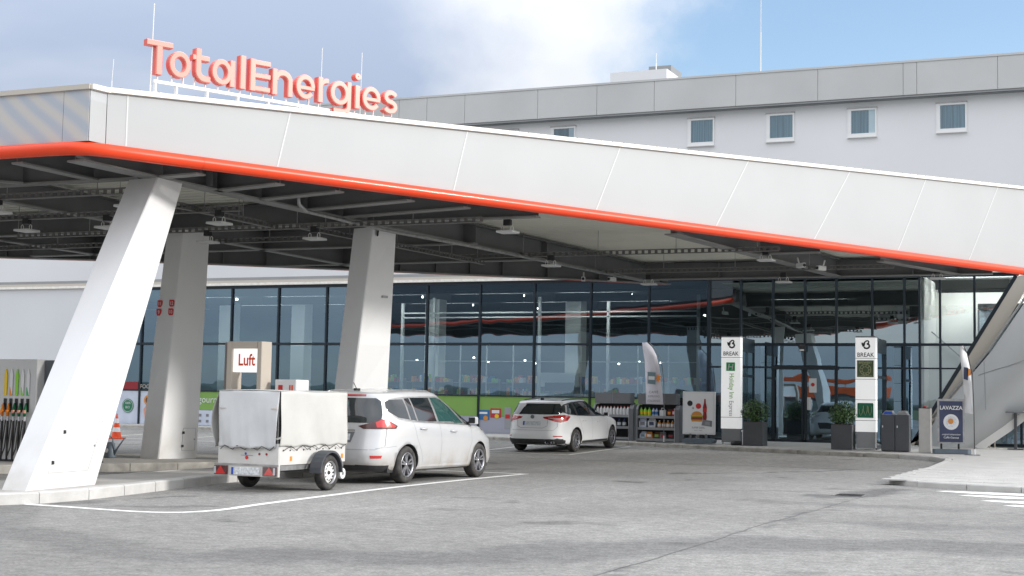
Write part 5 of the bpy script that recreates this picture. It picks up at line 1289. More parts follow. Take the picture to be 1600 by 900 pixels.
# rear light bar, lights, plate, triangles
MB().bbox(x0-.02, x1+.03, y0-.05, y0+.0, .25, .44, .008).build('light_board', 'trailer_white', T_)
MB().box(x0-.02, x1+.03, y0-.06, y0-.045, .415, .44).build('light_board_edge', 'galv', T_)
for s_, a in ((0, x0-.015), (1, x1-.245)):
    MB().bbox(a, a+.25, y0-.075, y0-.051, .265, .405, .006).build('tail_light', 'tail_dark', T_)
    c = a+.125; MB().add([(c-.095, y0-.082, .275), (c+.095, y0-.082, .275), (c, y0-.082, .40), (c-.095, y0-.076, .275), (c+.095, y0-.076, .275), (c, y0-.076, .40)], [(0, 1, 2), (5, 4, 3), (0, 1, 4, 3), (1, 2, 5, 4), (2, 0, 3, 5)]).build('reflector_triangle', 'tail_red', T_)
    b_ = a+.20 if s_ else a+.01; MB().box(b_, b_+.035, y0-.084, y0-.078, .28, .39).build('lamp_lens', 'lamp_clear', T_)
pl_ = MB().bbox(-12.92, -12.40, y0-.066, y0-.052, .27, .385, .004).build('number_plate', 'plate_white', T_)
MB().box(-12.915, -12.875, y0-.070, y0-.067, .273, .382).build('plate_band', 'blue', T_)
for xx, c_ in ((-12.70, 'blue'), (-12.45, 'maroon'), (-12.32, 'maroon')): MB().lathe([(.001, 0), (.020, 0)], 12, (xx, y0-.006, .595), 'y').build('sticker', c_, T_)
MB().lathe([(.001, 0), (.03, 0)], 12, (-12.68, y0-.006, .535), 'y').build('sticker', 'red_flat', T_)
q = MB(); text(q, 'ANHÄNGER', (-12.68, y0-.004, .562), (1, 0, 0), (0, 0, 1), .035, align='CENTER') if 0 else q.box(-12.79, -12.57, y0-.005, y0-.003, .565, .572); q.build('sticker_line', 'ink_soft', T_)
for yy in (19.62, 21.22): MB().box(x1+.001, x1+.008, yy-.03, yy+.03, .49, .56).build('side_reflector', 'orange', T_)
MB().box(x1-.06, x1-.01, y0+.05, y1-.05, .345, .42).build('chassis_rail', 'galv', T_); MB().box(x0+.01, x0+.06, y0+.05, y1-.05, .345, .42).build('chassis_rail', 'galv', T_)
for yy in (19.5, 20.4, 21.2): MB().box(x0+.06, x1-.06, yy-.02, yy+.02, .35, .41).build('cross_member', 'galv', T_)
MB().tube([(x0-.02, 20.42, .30), (x1+.02, 20.42, .30)], .03, 8).build('axle', 'galv', T_)
for s_, xx in ((1, -11.92), (-1, -13.38)):
    wheel(T_, xx, 20.42, .285, .155, s_, 'steel')
    mb = MB(); vs = []; n = 14
    for k in range(n+1):
        a = rad(-18+216*k/n); yy = 20.42+.355*cos(a); zz = .30+.34*sin(a)
        if k == 0 or k == n: zz = .30
        vs += [(xx-.105, yy, zz), (xx+.10, yy, zz), (xx+.10, yy+.03*cos(a)*-1, zz-.035*max(.2, sin(a))), (xx-.105, yy-.03*cos(a), zz-.035*max(.2, sin(a)))]
    mb.add(vs, [(4*i+k, 4*i+(k+1) % 4, 4*i+4+(k+1) % 4, 4*i+4+k) for i in range(n) for k in range(4)]+[(0, 1, 2, 3), (4*n, 4*n+3, 4*n+2, 4*n+1)])
    mb.build('mudguard', 'fender', T_)
MB().beam((-12.9, y1-.3, .38), (-12.66, 21.95, .40), .05, .06).build('drawbar', 'galv', T_); MB().beam((-12.42, y1-.3, .38), (-12.66, 21.95, .40), .05, .06).build('drawbar', 'galv', T_)
MB().tube([(-12.66, 21.8, .42), (-12.66, 22.0, .43), (-12.66, 22.02, .40)], .04, 8).build('coupling', 'black', T_)
MB().tube([(-12.30, 21.45, .75), (-12.30, 21.45, .30)], .025, 8).build('jockey_post', 'galv', T_)
jw = MB().lathe([(.02, -.03), (.09, -.03), (.095, 0), (.09, .03), (.02, .03)], 20, (-12.24, 21.46, .22), 'x').build('jockey_wheel', 'off_white', T_); MB().lathe([(.001, .034), (.03, .034)], 12, (-12.24, 21.46, .22), 'x').build('jockey_hub', 'galv', jw)
# ================================================================== THINGS ON THE FORECOURT
def zq(y): return zP(y)+.006
# ---- totems in front of the entrance
def logo_b(mb, c, s_):                          # the looped mark above the word BREAK
    c = Vector(c); k = .024*s_/.3
    def P(a, b_): return c+Vector((a*s_, 0, b_*s_))
    mb.tube([P(-.02, .30), P(.06, .40), P(.19, .42), P(.27, .34), P(.25, .22), P(.12, .15)], k*.8, 6)
    mb.tube([P(.12, .15), P(.28, .10), P(.33, -.04), P(.26, -.18), P(.10, -.24), P(-.05, -.20), P(-.12, -.10)], k, 6)
    mb.tube([P(-.30, .26), P(-.22, .10), P(-.18, -.08)], [k*.6, k*1.3, k*.8], 6); mb.tube([P(-.06, .34), P(-.12, .12), P(-.18, -.08)], [k*.6, k*1.3, k*.8], 6)
def totem(x, y, w_, top, secs, lab, deep):
    z0 = zq(y); t = thing('totem_sign', (x, y, z0), lab, 'totem sign')
    MB().box(x-w_/2+.02, x+w_/2-.02, y+.02, y+.24, z0+.05, secs[-1][0]).build('plinth', 'grey_metal', t)
    for s_ in (-1, 1): MB().lathe([(.001, 0), (.022, 0), (.022, .05)], 10, (x+s_*(w_/2-.05), y+.06, z0)).build('foot', 'silver', t)
    zt = top
    out = []
    for z, m in secs:
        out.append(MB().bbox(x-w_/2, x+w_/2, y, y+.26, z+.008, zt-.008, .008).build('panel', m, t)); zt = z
    MB().box(x-w_/2+.015, x+w_/2-.015, y+.02, y+.24, secs[-1][0]-.0, top-.02).build('core', 'mid_grey', t)
    MB().bbox(x-w_/2, x+w_/2, y, y+.26, top, top+.035, .01).build('cap', 'grey_metal', t)
    # dark framed glass wind shield standing behind the panels
    f = MB(); xx = x+w_/2-.05; d0, d1 = y+.262, y+deep; zs = z0
    f.box(xx-.03, xx+.03, d0, d0+.07, zs, top); f.box(xx-.03, xx+.03, d1-.07, d1, zs, top); f.box(xx-.03, xx+.03, d0+.07, d1-.07, top-.42, top); f.box(xx-.03, xx+.03, d0+.07, d1-.07, zs, zs+.12); f.box(xx-.03, xx+.03, d0+.07, d1-.07, zs+2.05, zs+2.13)
    s_ = f.build('side_screen_frame', 'mullion', t); MB().quad((xx, d0+.07, zs+.12), (xx, d1-.07, zs+.12), (xx, d1-.07, top-.42), (xx, d0+.07, top-.42)).build('side_screen_glass', 'screen_glass', s_)
    q = MB(); logo_b(q, (x, y-.008, top-.24), .34); q.build('logo', 'ink', t)
    q = MB(); text(q, 'BREAK', (x, y-.006, top-.56), (1, 0, 0), (0, 0, 1), .175, align='CENTER', squash=.92, bold=.012); q.build('lettering', 'ink', t)
    return t, out
t, ps = totem(-11.21, 43.3, .60, 3.53, [(2.91, 'sign_glow'), (1.09, 'sign_glow'), (.74, 'sign_glow')], 'tall white sign pillar with green hotel lettering running down it, left of the door', 1.9)
q = MB().bbox(-11.35, -11.08, 43.285, 43.298, 2.50, 2.76, .003); h_ = q.build('logo_plate', 'green_logo', t)
q = MB(); text(q, 'H', (-11.225, 43.282, 2.54), (1, 0, 0), (.18, 0, 1), .25, align='CENTER', bold=.01); q.build('logo_letter', 'off_white', h_)
q = MB(); text(q, 'Holiday Inn', (-11.25, 43.294, 2.43), (0, 0, -1), (1, 0, 0), .215, squash=.78, bold=.006); q.build('lettering', 'green_text', t)
q = MB(); text(q, 'Express', (-11.25, 43.294, 1.60), (0, 0, -1), (1, 0, 0), .19, squash=.80); q.build('lettering', 'ink_soft', t)
t, ps = totem(-6.98, 42.2, .58, 3.47, [(2.87, 'sign_glow'), (2.27, 'sign_glow'), (1.68, 'sign_glow'), (1.09, 'sign_glow'), (.76, 'sign_glow')], 'tall white sign pillar with two dark green square pictures, right of the door', 2.1)
p_ = MB().bbox(-7.22, -6.75, 42.184, 42.198, 2.33, 2.81, .004).build('picture_plate', 'olive', t)
q = MB(); text(q, 'BREWERY', (-6.985, 42.18, 2.715), (1, 0, 0), (0, 0, 1), .09, align='CENTER', squash=.95, bold=.01); text(q, 'COFFEE HOUSE', (-6.985, 42.18, 2.345), (1, 0, 0), (0, 0, 1), .058, align='CENTER', squash=.95); q.build('lettering', 'pale_gold', p_)
q = MB().lathe([(.150, 0), (.162, 0)], 28, (-6.985, 42.181, 2.545), 'y'); q.lathe([(.085, 0), (.095, 0)], 20, (-6.985, 42.181, 2.535), 'y')
for k in range(9): a = 2*PI*k/9; q.beam((-6.985+.1*cos(a), 42.180, 2.54+.1*sin(a)), (-6.985+.145*cos(a), 42.180, 2.54+.145*sin(a)), .004, .012)
tag(q.build('emblem', 'pale_gold', p_), kind='stuff')
p_ = MB().bbox(-7.21, -6.76, 42.184, 42.198, 1.17, 1.59, .03).build('picture_plate', 'dark_green', t)
for k, (a, wd, hh) in enumerate(((-.13, .05, .20), (-.0, .055, .29), (.13, .05, .27))):
    q = MB().lathe([(.001, 0), (.012, 0), (wd*.5, hh*.35), (wd, hh*.7), (wd, hh), (wd*.8, hh)], 14, (-6.985+a, 42.19, 1.22)); q.v = [Vector((v.x, 42.181+(v.y-42.19)*.06, v.z)) for v in q.v]; q.build('glass_drawing', 'pale_gold' if 0 else 'nozzle_green', p_)
    q = MB(); q.tube([(-6.985+a-wd, 42.178, 1.22+hh), (-6.985+a-wd*.9, 42.178, 1.22+hh*.5), (-6.985+a, 42.178, 1.23), (-6.985+a+wd*.9, 42.178, 1.22+hh*.5), (-6.985+a+wd, 42.178, 1.22+hh)], .006, 5); q.build('glass_outline', 'pale_gold', p_)

# ---- planters with clipped bushes
def planter(x, y, lab, lab2, seed):
    r = random.Random(seed); z0 = zq(y); t = thing('planter', (x, y, z0), lab, 'planter')
    MB().bbox(x-.30, x+.30, y-.30, y+.30, z0, z0+.70, .012).build('pot', 'pot', t); MB().box(x-.26, x+.26, y-.26, y+.26, z0+.66, z0+.705).build('soil', 'brown', t)
    b_ = thing('bush', (x, y, z0+.7), lab2, 'bush')
    MB().tube([(x, y, z0+.68), (x+.02, y, z0+.95), (x, y, z0+1.05)], [.03, .022, .012], 8).build('trunk', 'brown', b_)
    for k in range(7): a = k*.9; MB().tube([(x, y, z0+.88), (x+.16*cos(a), y+.16*sin(a), z0+1.0+.03*k)], .008, 5).build('branch', 'brown', b_)
    for m, n_, R in (('leaf_dark', 900, .32), ('leaf', 1700, .41)):
        mb = MB()
        for k in range(n_):
            v = Vector((r.gauss(0, 1), r.gauss(0, 1), r.gauss(0, 1))).normalized(); lump = 1+.16*mnoise.noise(v*2.6+Vector((seed, 0, 0)))
            rad_ = R*lump*(r.uniform(.72, 1.06) if m == 'leaf' else r.uniform(.3, 1))
            c = Vector((x, y, z0+1.0))+Vector((v.x*rad_, v.y*rad_, v.z*rad_*.88)); a = Vector((r.gauss(0, 1), r.gauss(0, 1), r.gauss(0, .7)+.4)).normalized(); b2 = a.cross(v+Vector((.1, .2, .3))).normalized(); s_ = r.uniform(.022, .040)
            mb.add([c-a*s_, c+b2*s_*.45, c+a*s_, c-b2*s_*.45], [(0, 1, 2, 3)])
        tag(mb.build('crown', m, b_, fixn=False), kind='stuff')
planter(-10.36, 42.95, 'dark square planter left of the sliding door beside the hotel pillar', 'round clipped green bush in the planter left of the sliding door', 3)
planter(-7.62, 42.25, 'dark square planter right of the sliding door beside the pillar with pictures', 'round clipped green bush in the planter right of the sliding door', 8)

# ---- waste bins, ashtray column, small posts
z0 = zq(41.8); t = thing('waste_bin', (-6.1, 41.9, z0), 'pair of dark grey recycling bins side by side with one blue and one grey lid', 'waste bin')
for k, (a, c_, l_) in enumerate(((-6.47, 'blue', 'blue'), (-6.09, 'grey_metal', 'grey'))):
    b_ = MB().bbox(a, a+.37, 41.7, 42.15, z0+.02, z0+1.02, .01).build('bin_body', 'dark_grey', t)
    MB().box(a+.01, a+.36, 41.71, 42.14, z0, z0+.02).build('base', 'black', t)
    q = MB().add([(a+.02, 41.70, z0+1.02), (a+.35, 41.70, z0+1.02), (a+.35, 42.12, z0+1.02), (a+.02, 42.12, z0+1.02), (a+.09, 41.80, z0+1.12), (a+.28, 41.80, z0+1.12), (a+.28, 42.08, z0+1.14), (a+.09, 42.08, z0+1.14)], [(0, 1, 5, 4), (1, 2, 6, 5), (2, 3, 7, 6), (3, 0, 4, 7), (4, 5, 6, 7)])
    q.build('lid', 'silver' if k else 'silver', t); MB().add([(a+.05, 41.712, z0+1.034), (a+.32, 41.712, z0+1.034), (a+.275, 41.79, z0+1.11), (a+.095, 41.79, z0+1.11)], [(0, 1, 2, 3)]).build('lid_colour', c_, t)
    MB().lathe([(.001, 0), (.05, 0)], 16, (a+.185, 41.93, z0+1.142)).build('opening', 'white_flat', t)
    MB().box(a+(.03 if k == 0 else .05), a+(.055 if k == 0 else .075), 41.685, 41.70, z0+.66, z0+.72).build('lock', 'off_white', t)
z0 = zq(41.6); t = thing('ashtray_column', (-5.27, 41.65, z0), 'slim stainless steel ashtray column between the bins and the coffee poster', 'ashtray')
MB().bbox(-5.43, -5.11, 41.6, 41.88, z0, z0+1.22, .008).build('column_body', 'stainless', t); MB().box(-5.42, -5.12, 41.61, 41.87, z0+1.22, z0+1.235).build('top_grid', 'black', t)
MB().lathe([(.001, 0), (.04, 0), (.05, .04), (.001, .05)], 10, (-5.28, 41.72, z0+1.236)).build('red_cap', 'red_flat', t)
z0 = zq(42.8); t = thing('sand_bowl', (-10.83, 42.7, z0), 'low black bowl with a short white post, beside the hotel pillar', 'bowl')
MB().lathe([(.001, 0), (.17, 0), (.19, .05), (.16, .12), (.10, .13)], 20, (-10.87, 42.75, z0)).build('bowl', 'black', t)
MB().tube([(-10.68, 42.7, z0), (-10.68, 42.7, z0+.40)], .022, 8).build('post', 'off_white', t); MB().lathe([(.001, 0), (.045, 0), (.045, .05), (.001, .06)], 12, (-10.68, 42.7, z0+.40)).build('post_cap', 'off_white', t)
# ---- poster stands
z0 = zq(42.9); t = thing('poster_stand', (-12.1, 43, z0), 'white framed advertising stand with a burger and a cola bottle, left of the hotel pillar', 'poster stand')
MB().bbox(-12.62, -11.60, 42.97, 43.03, z0+.28, z0+1.58, .01).build('frame', 'off_white', t); pa = MB().box(-12.56, -11.66, 42.962, 42.969, z0+.34, z0+1.52).build('poster', 'white_flat', t)
q = MB().prism([(-12.55, z0+.02), (-12.6, z0+.10), (-12.5, z0+.16), (-11.7, z0+.16), (-11.6, z0+.10), (-11.65, z0+.02)], 42.75, 43.25, 'y'); q.build('water_foot', 'foot_grey', t)
for a in (-12.4, -11.9): MB().box(a, a+.05, 42.97, 43.03, z0+.15, z0+.30).build('strut', 'mid_grey', t)
Y = 42.957
def disc(cx, cz, r, m, nm, par, y=Y, n=20): return MB().lathe([(.001, 0), (r, 0)], n, (cx, y, cz), 'y').build(nm, m, par)
disc(-12.39, z0+1.22, .085, 'ink', 'print', pa); disc(-12.12, z0+1.14, .085, 'red_flat', 'print', pa)
q = MB(); text(q, '+', (-12.29, Y, z0+1.02), (1, 0, 0), (0, 0, 1), .16, align='CENTER'); q.build('print', 'ink', pa)
q = MB(); text(q, 'SUPER DEAL', (-12.12, Y, z0+.46), (1, 0, 0), (0, 0, 1), .075, align='CENTER'); text(q, 'SNACK + DRINK', (-12.12, Y, z0+.39), (1, 0, 0), (0, 0, 1), .035, align='CENTER'); q.build('print', 'taupe_dark', pa)
def flat(poly, m, nm, par, y): return MB().add([(a, y, b_) for a, b_ in poly], [list(range(len(poly)))]).build(nm, m, par)
bx, bz = -12.17, z0+.72
flat([(bx-.17, bz+.14)]+[(bx+.17*cos(a), bz+.14+.12*sin(a)) for a in (PI-k*PI/8 for k in range(1, 9))], 'bun', 'print', pa, Y)
flat([(bx-.19, bz+.10), (bx+.19, bz+.10), (bx+.19, bz+.135), (bx-.19, bz+.135)], 'green_text', 'print', pa, Y-.001); flat([(bx-.18, bz+.055), (bx+.18, bz+.055), (bx+.18, bz+.10), (bx-.18, bz+.10)], 'red_flat', 'print', pa, Y-.001)
flat([(bx-.18, bz+.01), (bx+.18, bz+.01), (bx+.18, bz+.055), (bx-.18, bz+.055)], 'brown', 'print', pa, Y-.001); flat([(bx-.16, bz-.05), (bx+.16, bz-.05), (bx+.18, bz+.01), (bx-.18, bz+.01)], 'bun', 'print', pa, Y-.001)
cx = -11.92; flat([(cx-.05, z0+.72), (cx+.05, z0+.72), (cx+.065, z0+.8), (cx+.05, z0+.95), (cx+.065, z0+1.10), (cx+.03, z0+1.24), (cx+.025, z0+1.32), (cx-.025, z0+1.32), (cx-.03, z0+1.24), (cx-.065, z0+1.10), (cx-.05, z0+.95), (cx-.065, z0+.8)], 'cola', 'print', pa, Y-.002)
flat([(cx-.062, z0+.96), (cx+.062, z0+.96), (cx+.062, z0+1.08), (cx-.062, z0+1.08)], 'red_flat', 'print', pa, Y-.003); flat([(cx-.026, z0+1.32), (cx+.026, z0+1.32), (cx+.026, z0+1.36), (cx-.026, z0+1.36)], 'red_flat', 'print', pa, Y-.003)
flat([(-12.02, z0+.56), (-11.7, z0+.52), (-11.69, z0+.70), (-11.98, z0+.73)], 'ink_soft', 'print', pa, Y-.004); flat([(-11.92, z0+.58), (-11.76, z0+.56), (-11.76, z0+.66), (-11.9, z0+.68)], 'seam_grey', 'print', pa, Y-.005)
z0 = zq(41.6); yy = 41.5; t = thing('poster_stand', (-4.55, yy, z0), 'dark blue coffee poster stand with a white cup seen from above', 'poster stand')
def L_(u, v, o=0): a = rad(14); return (-4.56+(u)*cos(a)+o*sin(a), yy+u*sin(a)*1-o*cos(a)-.03*v+.05, z0+v)   # slightly turned board
def board(u0, u1, v0, v1, o0, o1, m, nm, par): return MB().add([L_(u, v, o) for o in (o0, o1) for u, v in ((u0, v0), (u1, v0), (u1, v1), (u0, v1))], [(0, 1, 2, 3), (7, 6, 5, 4), (0, 4, 5, 1), (1, 5, 6, 2), (2, 6, 7, 3), (3, 7, 4, 0)]).build(nm, m, par)
board(-.36, .36, .26, 1.49, -.025, .025, 'galv', 'frame', t); pb = board(-.31, .31, .31, 1.43, .026, .031, 'navy', 'poster', t)
def T2(s_, u, v, size, m, nm, sq=1, bold=0): q = MB(); a = Vector(L_(1, 0))-Vector(L_(0, 0)); b_ = Vector(L_(0, 1))-Vector(L_(0, 0)); text(q, s_, L_(u, v, .036), a, b_, size, .002, 'CENTER', sq, bold); return q.build(nm, m, pb)
T2('LAVATTA' if 0 else 'LAVAZZA', 0, 1.20, .145, 'off_white', 'lettering', .95, .02); T2('original italienischer', 0, .50, .062, 'off_white', 'lettering', 1.0, .006); T2('Caffè-Genuss', 0, .41, .075, 'off_white', 'lettering', 1.0, .01)
def disc2(u, v, r, m, o): return MB().add([L_(u+r*cos(2*PI*k/24), v+r*1.05*sin(2*PI*k/24), o) for k in range(24)], [list(range(24))]).build('print', m, pb)
disc2(0, .86, .205, 'off_white', .034); disc2(-.0, .87, .145, 'plate_white', .036); disc2(-.01, .88, .075, 'bun', .038)
q = MB().prism([(-5.02, yy-.28), (-4.95, yy-.33), (-4.1, yy-.15), (-4.02, yy-.08), (-4.08, yy+.28), (-4.2, yy+.32), (-4.9, yy+.16), (-4.98, yy+.1)], z0, z0+.12); q.build('water_foot', 'foot_grey', t)
for u in (-.26, .2): MB().beam(L_(u, .12), L_(u, .27), .05, .06).build('strut', 'black', t)

# ---- beach flags
def sail(pts, y, name_, lab, foot, cat='flag', bulge=.05):
    z0 = zq(y); t = thing('beach_flag', (foot, y, z0), lab, cat)
    v, e_, f, *_ = delaunay_2d_cdt([Vector(p) for p in pts]+[Vector((sum(p[0] for p in pts)/len(pts)+dx, z)) for z in [1.7+.2*k for k in range(7)] for dx in (-.05, .05)], [(i, (i+1) % len(pts)) for i in range(len(pts))], [list(range(len(pts)))], 1, 1e-4)
    o = MB().add([(p.x, y+bulge*sin(p.y*4.2+p.x*6), p.y) for p in v], f).build('sail', name_, t, smooth=True); s_ = o.modifiers.new('thickness', 'SOLIDIFY'); s_.thickness = .003
    return t, z0
t, z0 = sail([(-14.06, 3.34), (-13.9, 3.35), (-13.74, 3.20), (-13.60, 2.95), (-13.49, 2.60), (-13.43, 2.2), (-13.40, 1.68), (-13.38, 1.44), (-13.91, 1.45), (-13.96, 2.2), (-13.98, 2.77), (-14.02, 3.1)], 43.4, 'cloth_flag', 'pale lilac beach flag with a coffee tin, in front of the right hand goods rack', -13.35)
MB().tube([(-13.36, 43.46, z0), (-13.36, 43.46, 1.4), (-13.38, 43.46, 2.2), (-13.46, 43.46, 2.75), (-13.62, 43.46, 3.1), (-13.86, 43.46, 3.36)], .012, 8).build('pole', 'mid_grey', t, smooth=True)
MB().tube([(-13.36, 43.46, z0), (-13.36, 43.46, z0+.2)], .022, 8).build('pole_foot', 'off_white', t); MB().bbox(-13.6, -13.1, 43.3, 43.6, z0, z0+.015, .004).build('base_plate', 'mid_grey', t)
flat([(-13.86, 2.08), (-13.60, 2.05), (-13.60, 2.42), (-13.86, 2.44)], 'can_blue', 'print', t, 43.33); flat([(-13.83, 2.2), (-13.63, 2.19), (-13.63, 2.30), (-13.83, 2.31)], 'off_white', 'print', t, 43.325)
MB().add([(-13.51+(.13 if k % 2 else .06)*cos(k*PI/7)*.75, 43.32, 2.25+(.15 if k % 2 else .07)*sin(k*PI/7)) for k in range(14)], [list(range(14))]).build('print', 'orange', t)
q = MB(); text(q, 'CAFFÈ', (-13.66, 43.33, 1.78), (1, 0, 0), (0, 0, 1), .11, align='CENTER'); text(q, 'ESPRESSO', (-13.65, 43.33, 1.66), (1, 0, 0), (0, 0, 1), .085, align='CENTER'); text(q, 'ITALIANO', (-13.65, 43.33, 1.52), (1, 0, 0), (0, 0, 1), .09, align='CENTER'); q.build('lettering', 'ink_soft', t)
t.location.y -= .47; t.location.x += .14
t, z0 = sail([(-4.27, 3.16), (-4.17, 3.19), (-4.08, 2.95), (-4.0, 2.6), (-3.95, 2.2), (-3.93, 1.34), (-4.13, 1.37), (-4.17, 1.9), (-4.20, 2.49), (-4.25, 2.9)], 41.0, 'cloth_white', 'narrow white beach flag seen almost edge on beside the coffee poster', -3.9, bulge=.12)
MB().tube([(-3.90, 41.06, z0), (-3.91, 41.06, 1.5), (-3.94, 41.08, 2.4), (-4.05, 41.08, 2.9), (-4.18, 41.06, 3.22)], .011, 8).build('pole', 'black', t, smooth=True); MB().tube([(-3.90, 41.06, z0), (-3.90, 41.06, z0+.16)], .02, 8).build('pole_foot', 'off_white', t)
MB().bbox(-4.15, -3.75, 40.95, 41.15, z0, z0+.012, .004).build('base_plate', 'mid_grey', t)
flat([(-4.15, 2.28), (-4.04, 2.25), (-4.03, 2.58), (-4.14, 2.60)], 'navy', 'print', t, 40.86); flat([(-4.06, 2.35), (-3.97, 2.38), (-3.97, 2.54), (-4.05, 2.58)], 'orange', 'print', t, 40.86)

# ---- outdoor goods racks
def rack(x0, x1, y, lab, arch_left):
    z0 = zq(y); t = thing('goods_rack', ((x0+x1)/2, y, z0), lab, 'goods rack')
    MB().bbox(x0+.05, x1-.12, y+.06, y+.50, z0+1.16, z0+1.50, .006).build('header_panel', 'mid_grey', t); MB().box((x0+x1)/2-.035, (x0+x1)/2-.025, y+.05, y+.06, z0+1.16, z0+1.5).build('panel_joint', 'seam_grey', t)
    MB().box(x0+.05, x1-.1, y+.48, y+.52, z0, z0+1.18).build('rear_panel', 'ink', t)
    side = [(y+.0, z0), (y+.55, z0), (y+.55, z0+1.14)]+[(y+.2-.2*cos(a)-.0, z0+.94+.2*sin(a)) for a in (PI/2-k*PI/10 for k in range(6))]
    side = [(y, z0), (y+.55, z0), (y+.55, z0+1.14), (y+.22, z0+1.14), (y+.10, z0+1.10), (y+.02, z0+1.0), (y, z0+.85)]
    MB().prism(side, x1-.14, x1, 'x').build('end_panel', 'mid_grey', t); MB().prism(side, x0, x0+.06, 'x').build('end_panel', 'mid_grey', t)
    MB().box(x1-.155, x1-.142, y-.004, y+.03, z0, z0+1.05).build('edge_trim', 'silver', t)
    for z in (.06, .40, .76): MB().box(x0+.06, x1-.14, y+.03, y+.48, z0+z, z0+z+.03).build('shelf', 'mid_grey', t); MB().box(x0+.06, x1-.14, y+.02, y+.032, z0+z-.03, z0+z+.05).build('shelf_edge', 'grey_metal', t)
    return t, z0
def bottle(m, cap, h=.24, r=.048, lab='', grp='', cat='bottle', lm=None, proto={}):
    t = thing('bottle', (0, 0, 0), lab, cat, grp)
    MB().lathe([(.001, 0), (r, 0), (r, h*.66), (r*.35, h*.84), (r*.32, h*.9)], 14).build('bottle_body', m, t, smooth=False); MB().lathe([(r*.36, h*.9), (r*.36, h), (.001, h)], 10).build('bottle_cap', cap, t)
    if lm: MB().lathe([(r+.002, h*.2), (r+.002, h*.56)], 14).build('bottle_label', lm, t)
    return t
t, z1 = rack(-15.77, -14.42, 43.6, 'grey goods rack of red labelled canisters behind the white estate car', 0)
t, z2 = rack(-14.20, -12.80, 43.2, 'grey goods rack with mixed bottles and bags, right of the canister rack', 0)
ORD = ['leftmost', 'second from the left', 'third from the left', 'fourth from the left', 'fifth from the left', 'sixth from the left', 'seventh from the left', 'eighth from the left', 'ninth from the left', 'tenth from the left']
def line_up(proto, xs, y, z):
    base = proto['label']
    for i, x in enumerate(xs):
        lb = base+', '+(ORD[i] if i < len(xs)-1 else 'rightmost')
        if i == 0: proto['label'] = lb
        if i == 0: proto.location = (x, y, z)
        else: dup(proto, (x+random.uniform(-.004, .004), y+random.uniform(-.01, .01), z), lb, rz=random.uniform(-.2, .2))
line_up(bottle('off_white', 'red_flat', .30, .050, 'white red-capped canister on the top rack shelf', 'red labelled canisters', lm='off_white'), [-15.64+.112*k for k in range(10)], 43.72, z1+.79)
line_up(bottle('navy', 'blue', .25, .06, 'dark blue canister on the middle rack shelf', 'dark blue canisters', lm='plate_white'), [-15.60, -15.44, -15.28, -15.1, -14.92, -14.75], 43.72, z1+.43)
line_up(bottle('lime', 'green_logo', .28, .055, 'bright green bottle on the right rack', 'bright green bottles', lm='yellow'), [-14.06, -13.93, -13.80], 43.34, z2+.79)
line_up(bottle('film_white', 'blue', .27, .05, 'pale bottle with blue cap beside the green bottles', 'pale blue capped bottles', lm='film_blue'), [-13.67, -13.56], 43.34, z2+.79)
line_up(bottle('bun', 'off_white', .24, .058, 'amber bottle on the middle shelf', 'amber bottles', lm='off_white'), [-13.47, -13.33, -13.19, -13.05], 43.34, z2+.43)
def jug(x, y, z, m, lab):
    t = thing('jug', (x, y, z), lab, 'jug'); MB().bbox(x-.10, x+.10, y-.05, y+.06, z, z+.2, .02).build('jug_body', m, t); MB().tube([(x-.05, y, z+.18), (x-.04, y, z+.26), (x+.04, y, z+.26), (x+.06, y, z+.18)], .012, 6).build('handle', m, t); return t
jug(-13.36, 43.33, z2+.79, 'off_white', 'white jug on the top shelf of the right goods rack'); 
def bag(x, y, z, w_, h, m, lab, m2=None, tilt=0):
    t = thing('goods_bag', (x, y, z), lab, 'bag'); mb = MB(); vs = []
    for k, (s_, hh) in enumerate(((.9, 0), (1.0, .25), (1.0, .65), (.85, .9), (.75, 1))):
        for a, b_ in ((-1, -1), (1, -1), (1.06, 0), (1, 1), (-1, 1), (-1.06, 0)): vs.append((x+a*w_/2*s_+tilt*hh*h, y+b_*.09*(1-.75*(hh > .85))*s_, z+hh*h))
    mb.add(vs, [(k*6+i, k*6+(i+1) % 6, k*6+6+(i+1) % 6, k*6+6+i) for k in range(4) for i in range(6)]+[tuple(range(5, -1, -1)), tuple(range(24, 30))]); mb.build('bag_body', m, t)
    if m2: MB().box(x-w_*.3+tilt*h*.4, x+w_*.3+tilt*h*.4, y-.098, y-.093, z+h*.3, z+h*.65).build('bag_print', m2, t)
bag(-14.0, 43.36, z2+.43, .24, .29, 'film_white', 'large pale bag at the left of the middle shelf', 'ink_soft'); bag(-13.71, 43.36, z2+.43, .24, .29, 'plate_white', 'large grey white bag second on the middle shelf', 'navy')
bag(-13.14, 43.36, z2+.79, .14, .23, 'brown', 'brown bag on the top shelf beside the white jug', 'orange'); bag(-12.99, 43.36, z2+.79, .13, .25, 'film_red', 'dark red pack at the right end of the top shelf', 'off_white')
for i, (x, m, m2, l_) in enumerate(((-14.0, 'film_white', 'can_blue', 'pale blue bag at the left of the bottom shelf'), (-13.77, 'bun', 'off_white', 'orange bag on the bottom shelf, second from the left'), (-13.55, 'brown', 'film_green', 'brown bag in the middle of the bottom shelf'),
                                     (-13.33, 'mid_grey', 'film_red', 'grey bag with a red print on the bottom shelf'), (-13.1, 'ink', 'maroon', 'black bag at the right of the bottom shelf'))):
    bag(x, 43.36, z2+.09, .20, .22, m, l_, m2, .12*(-1)**i)

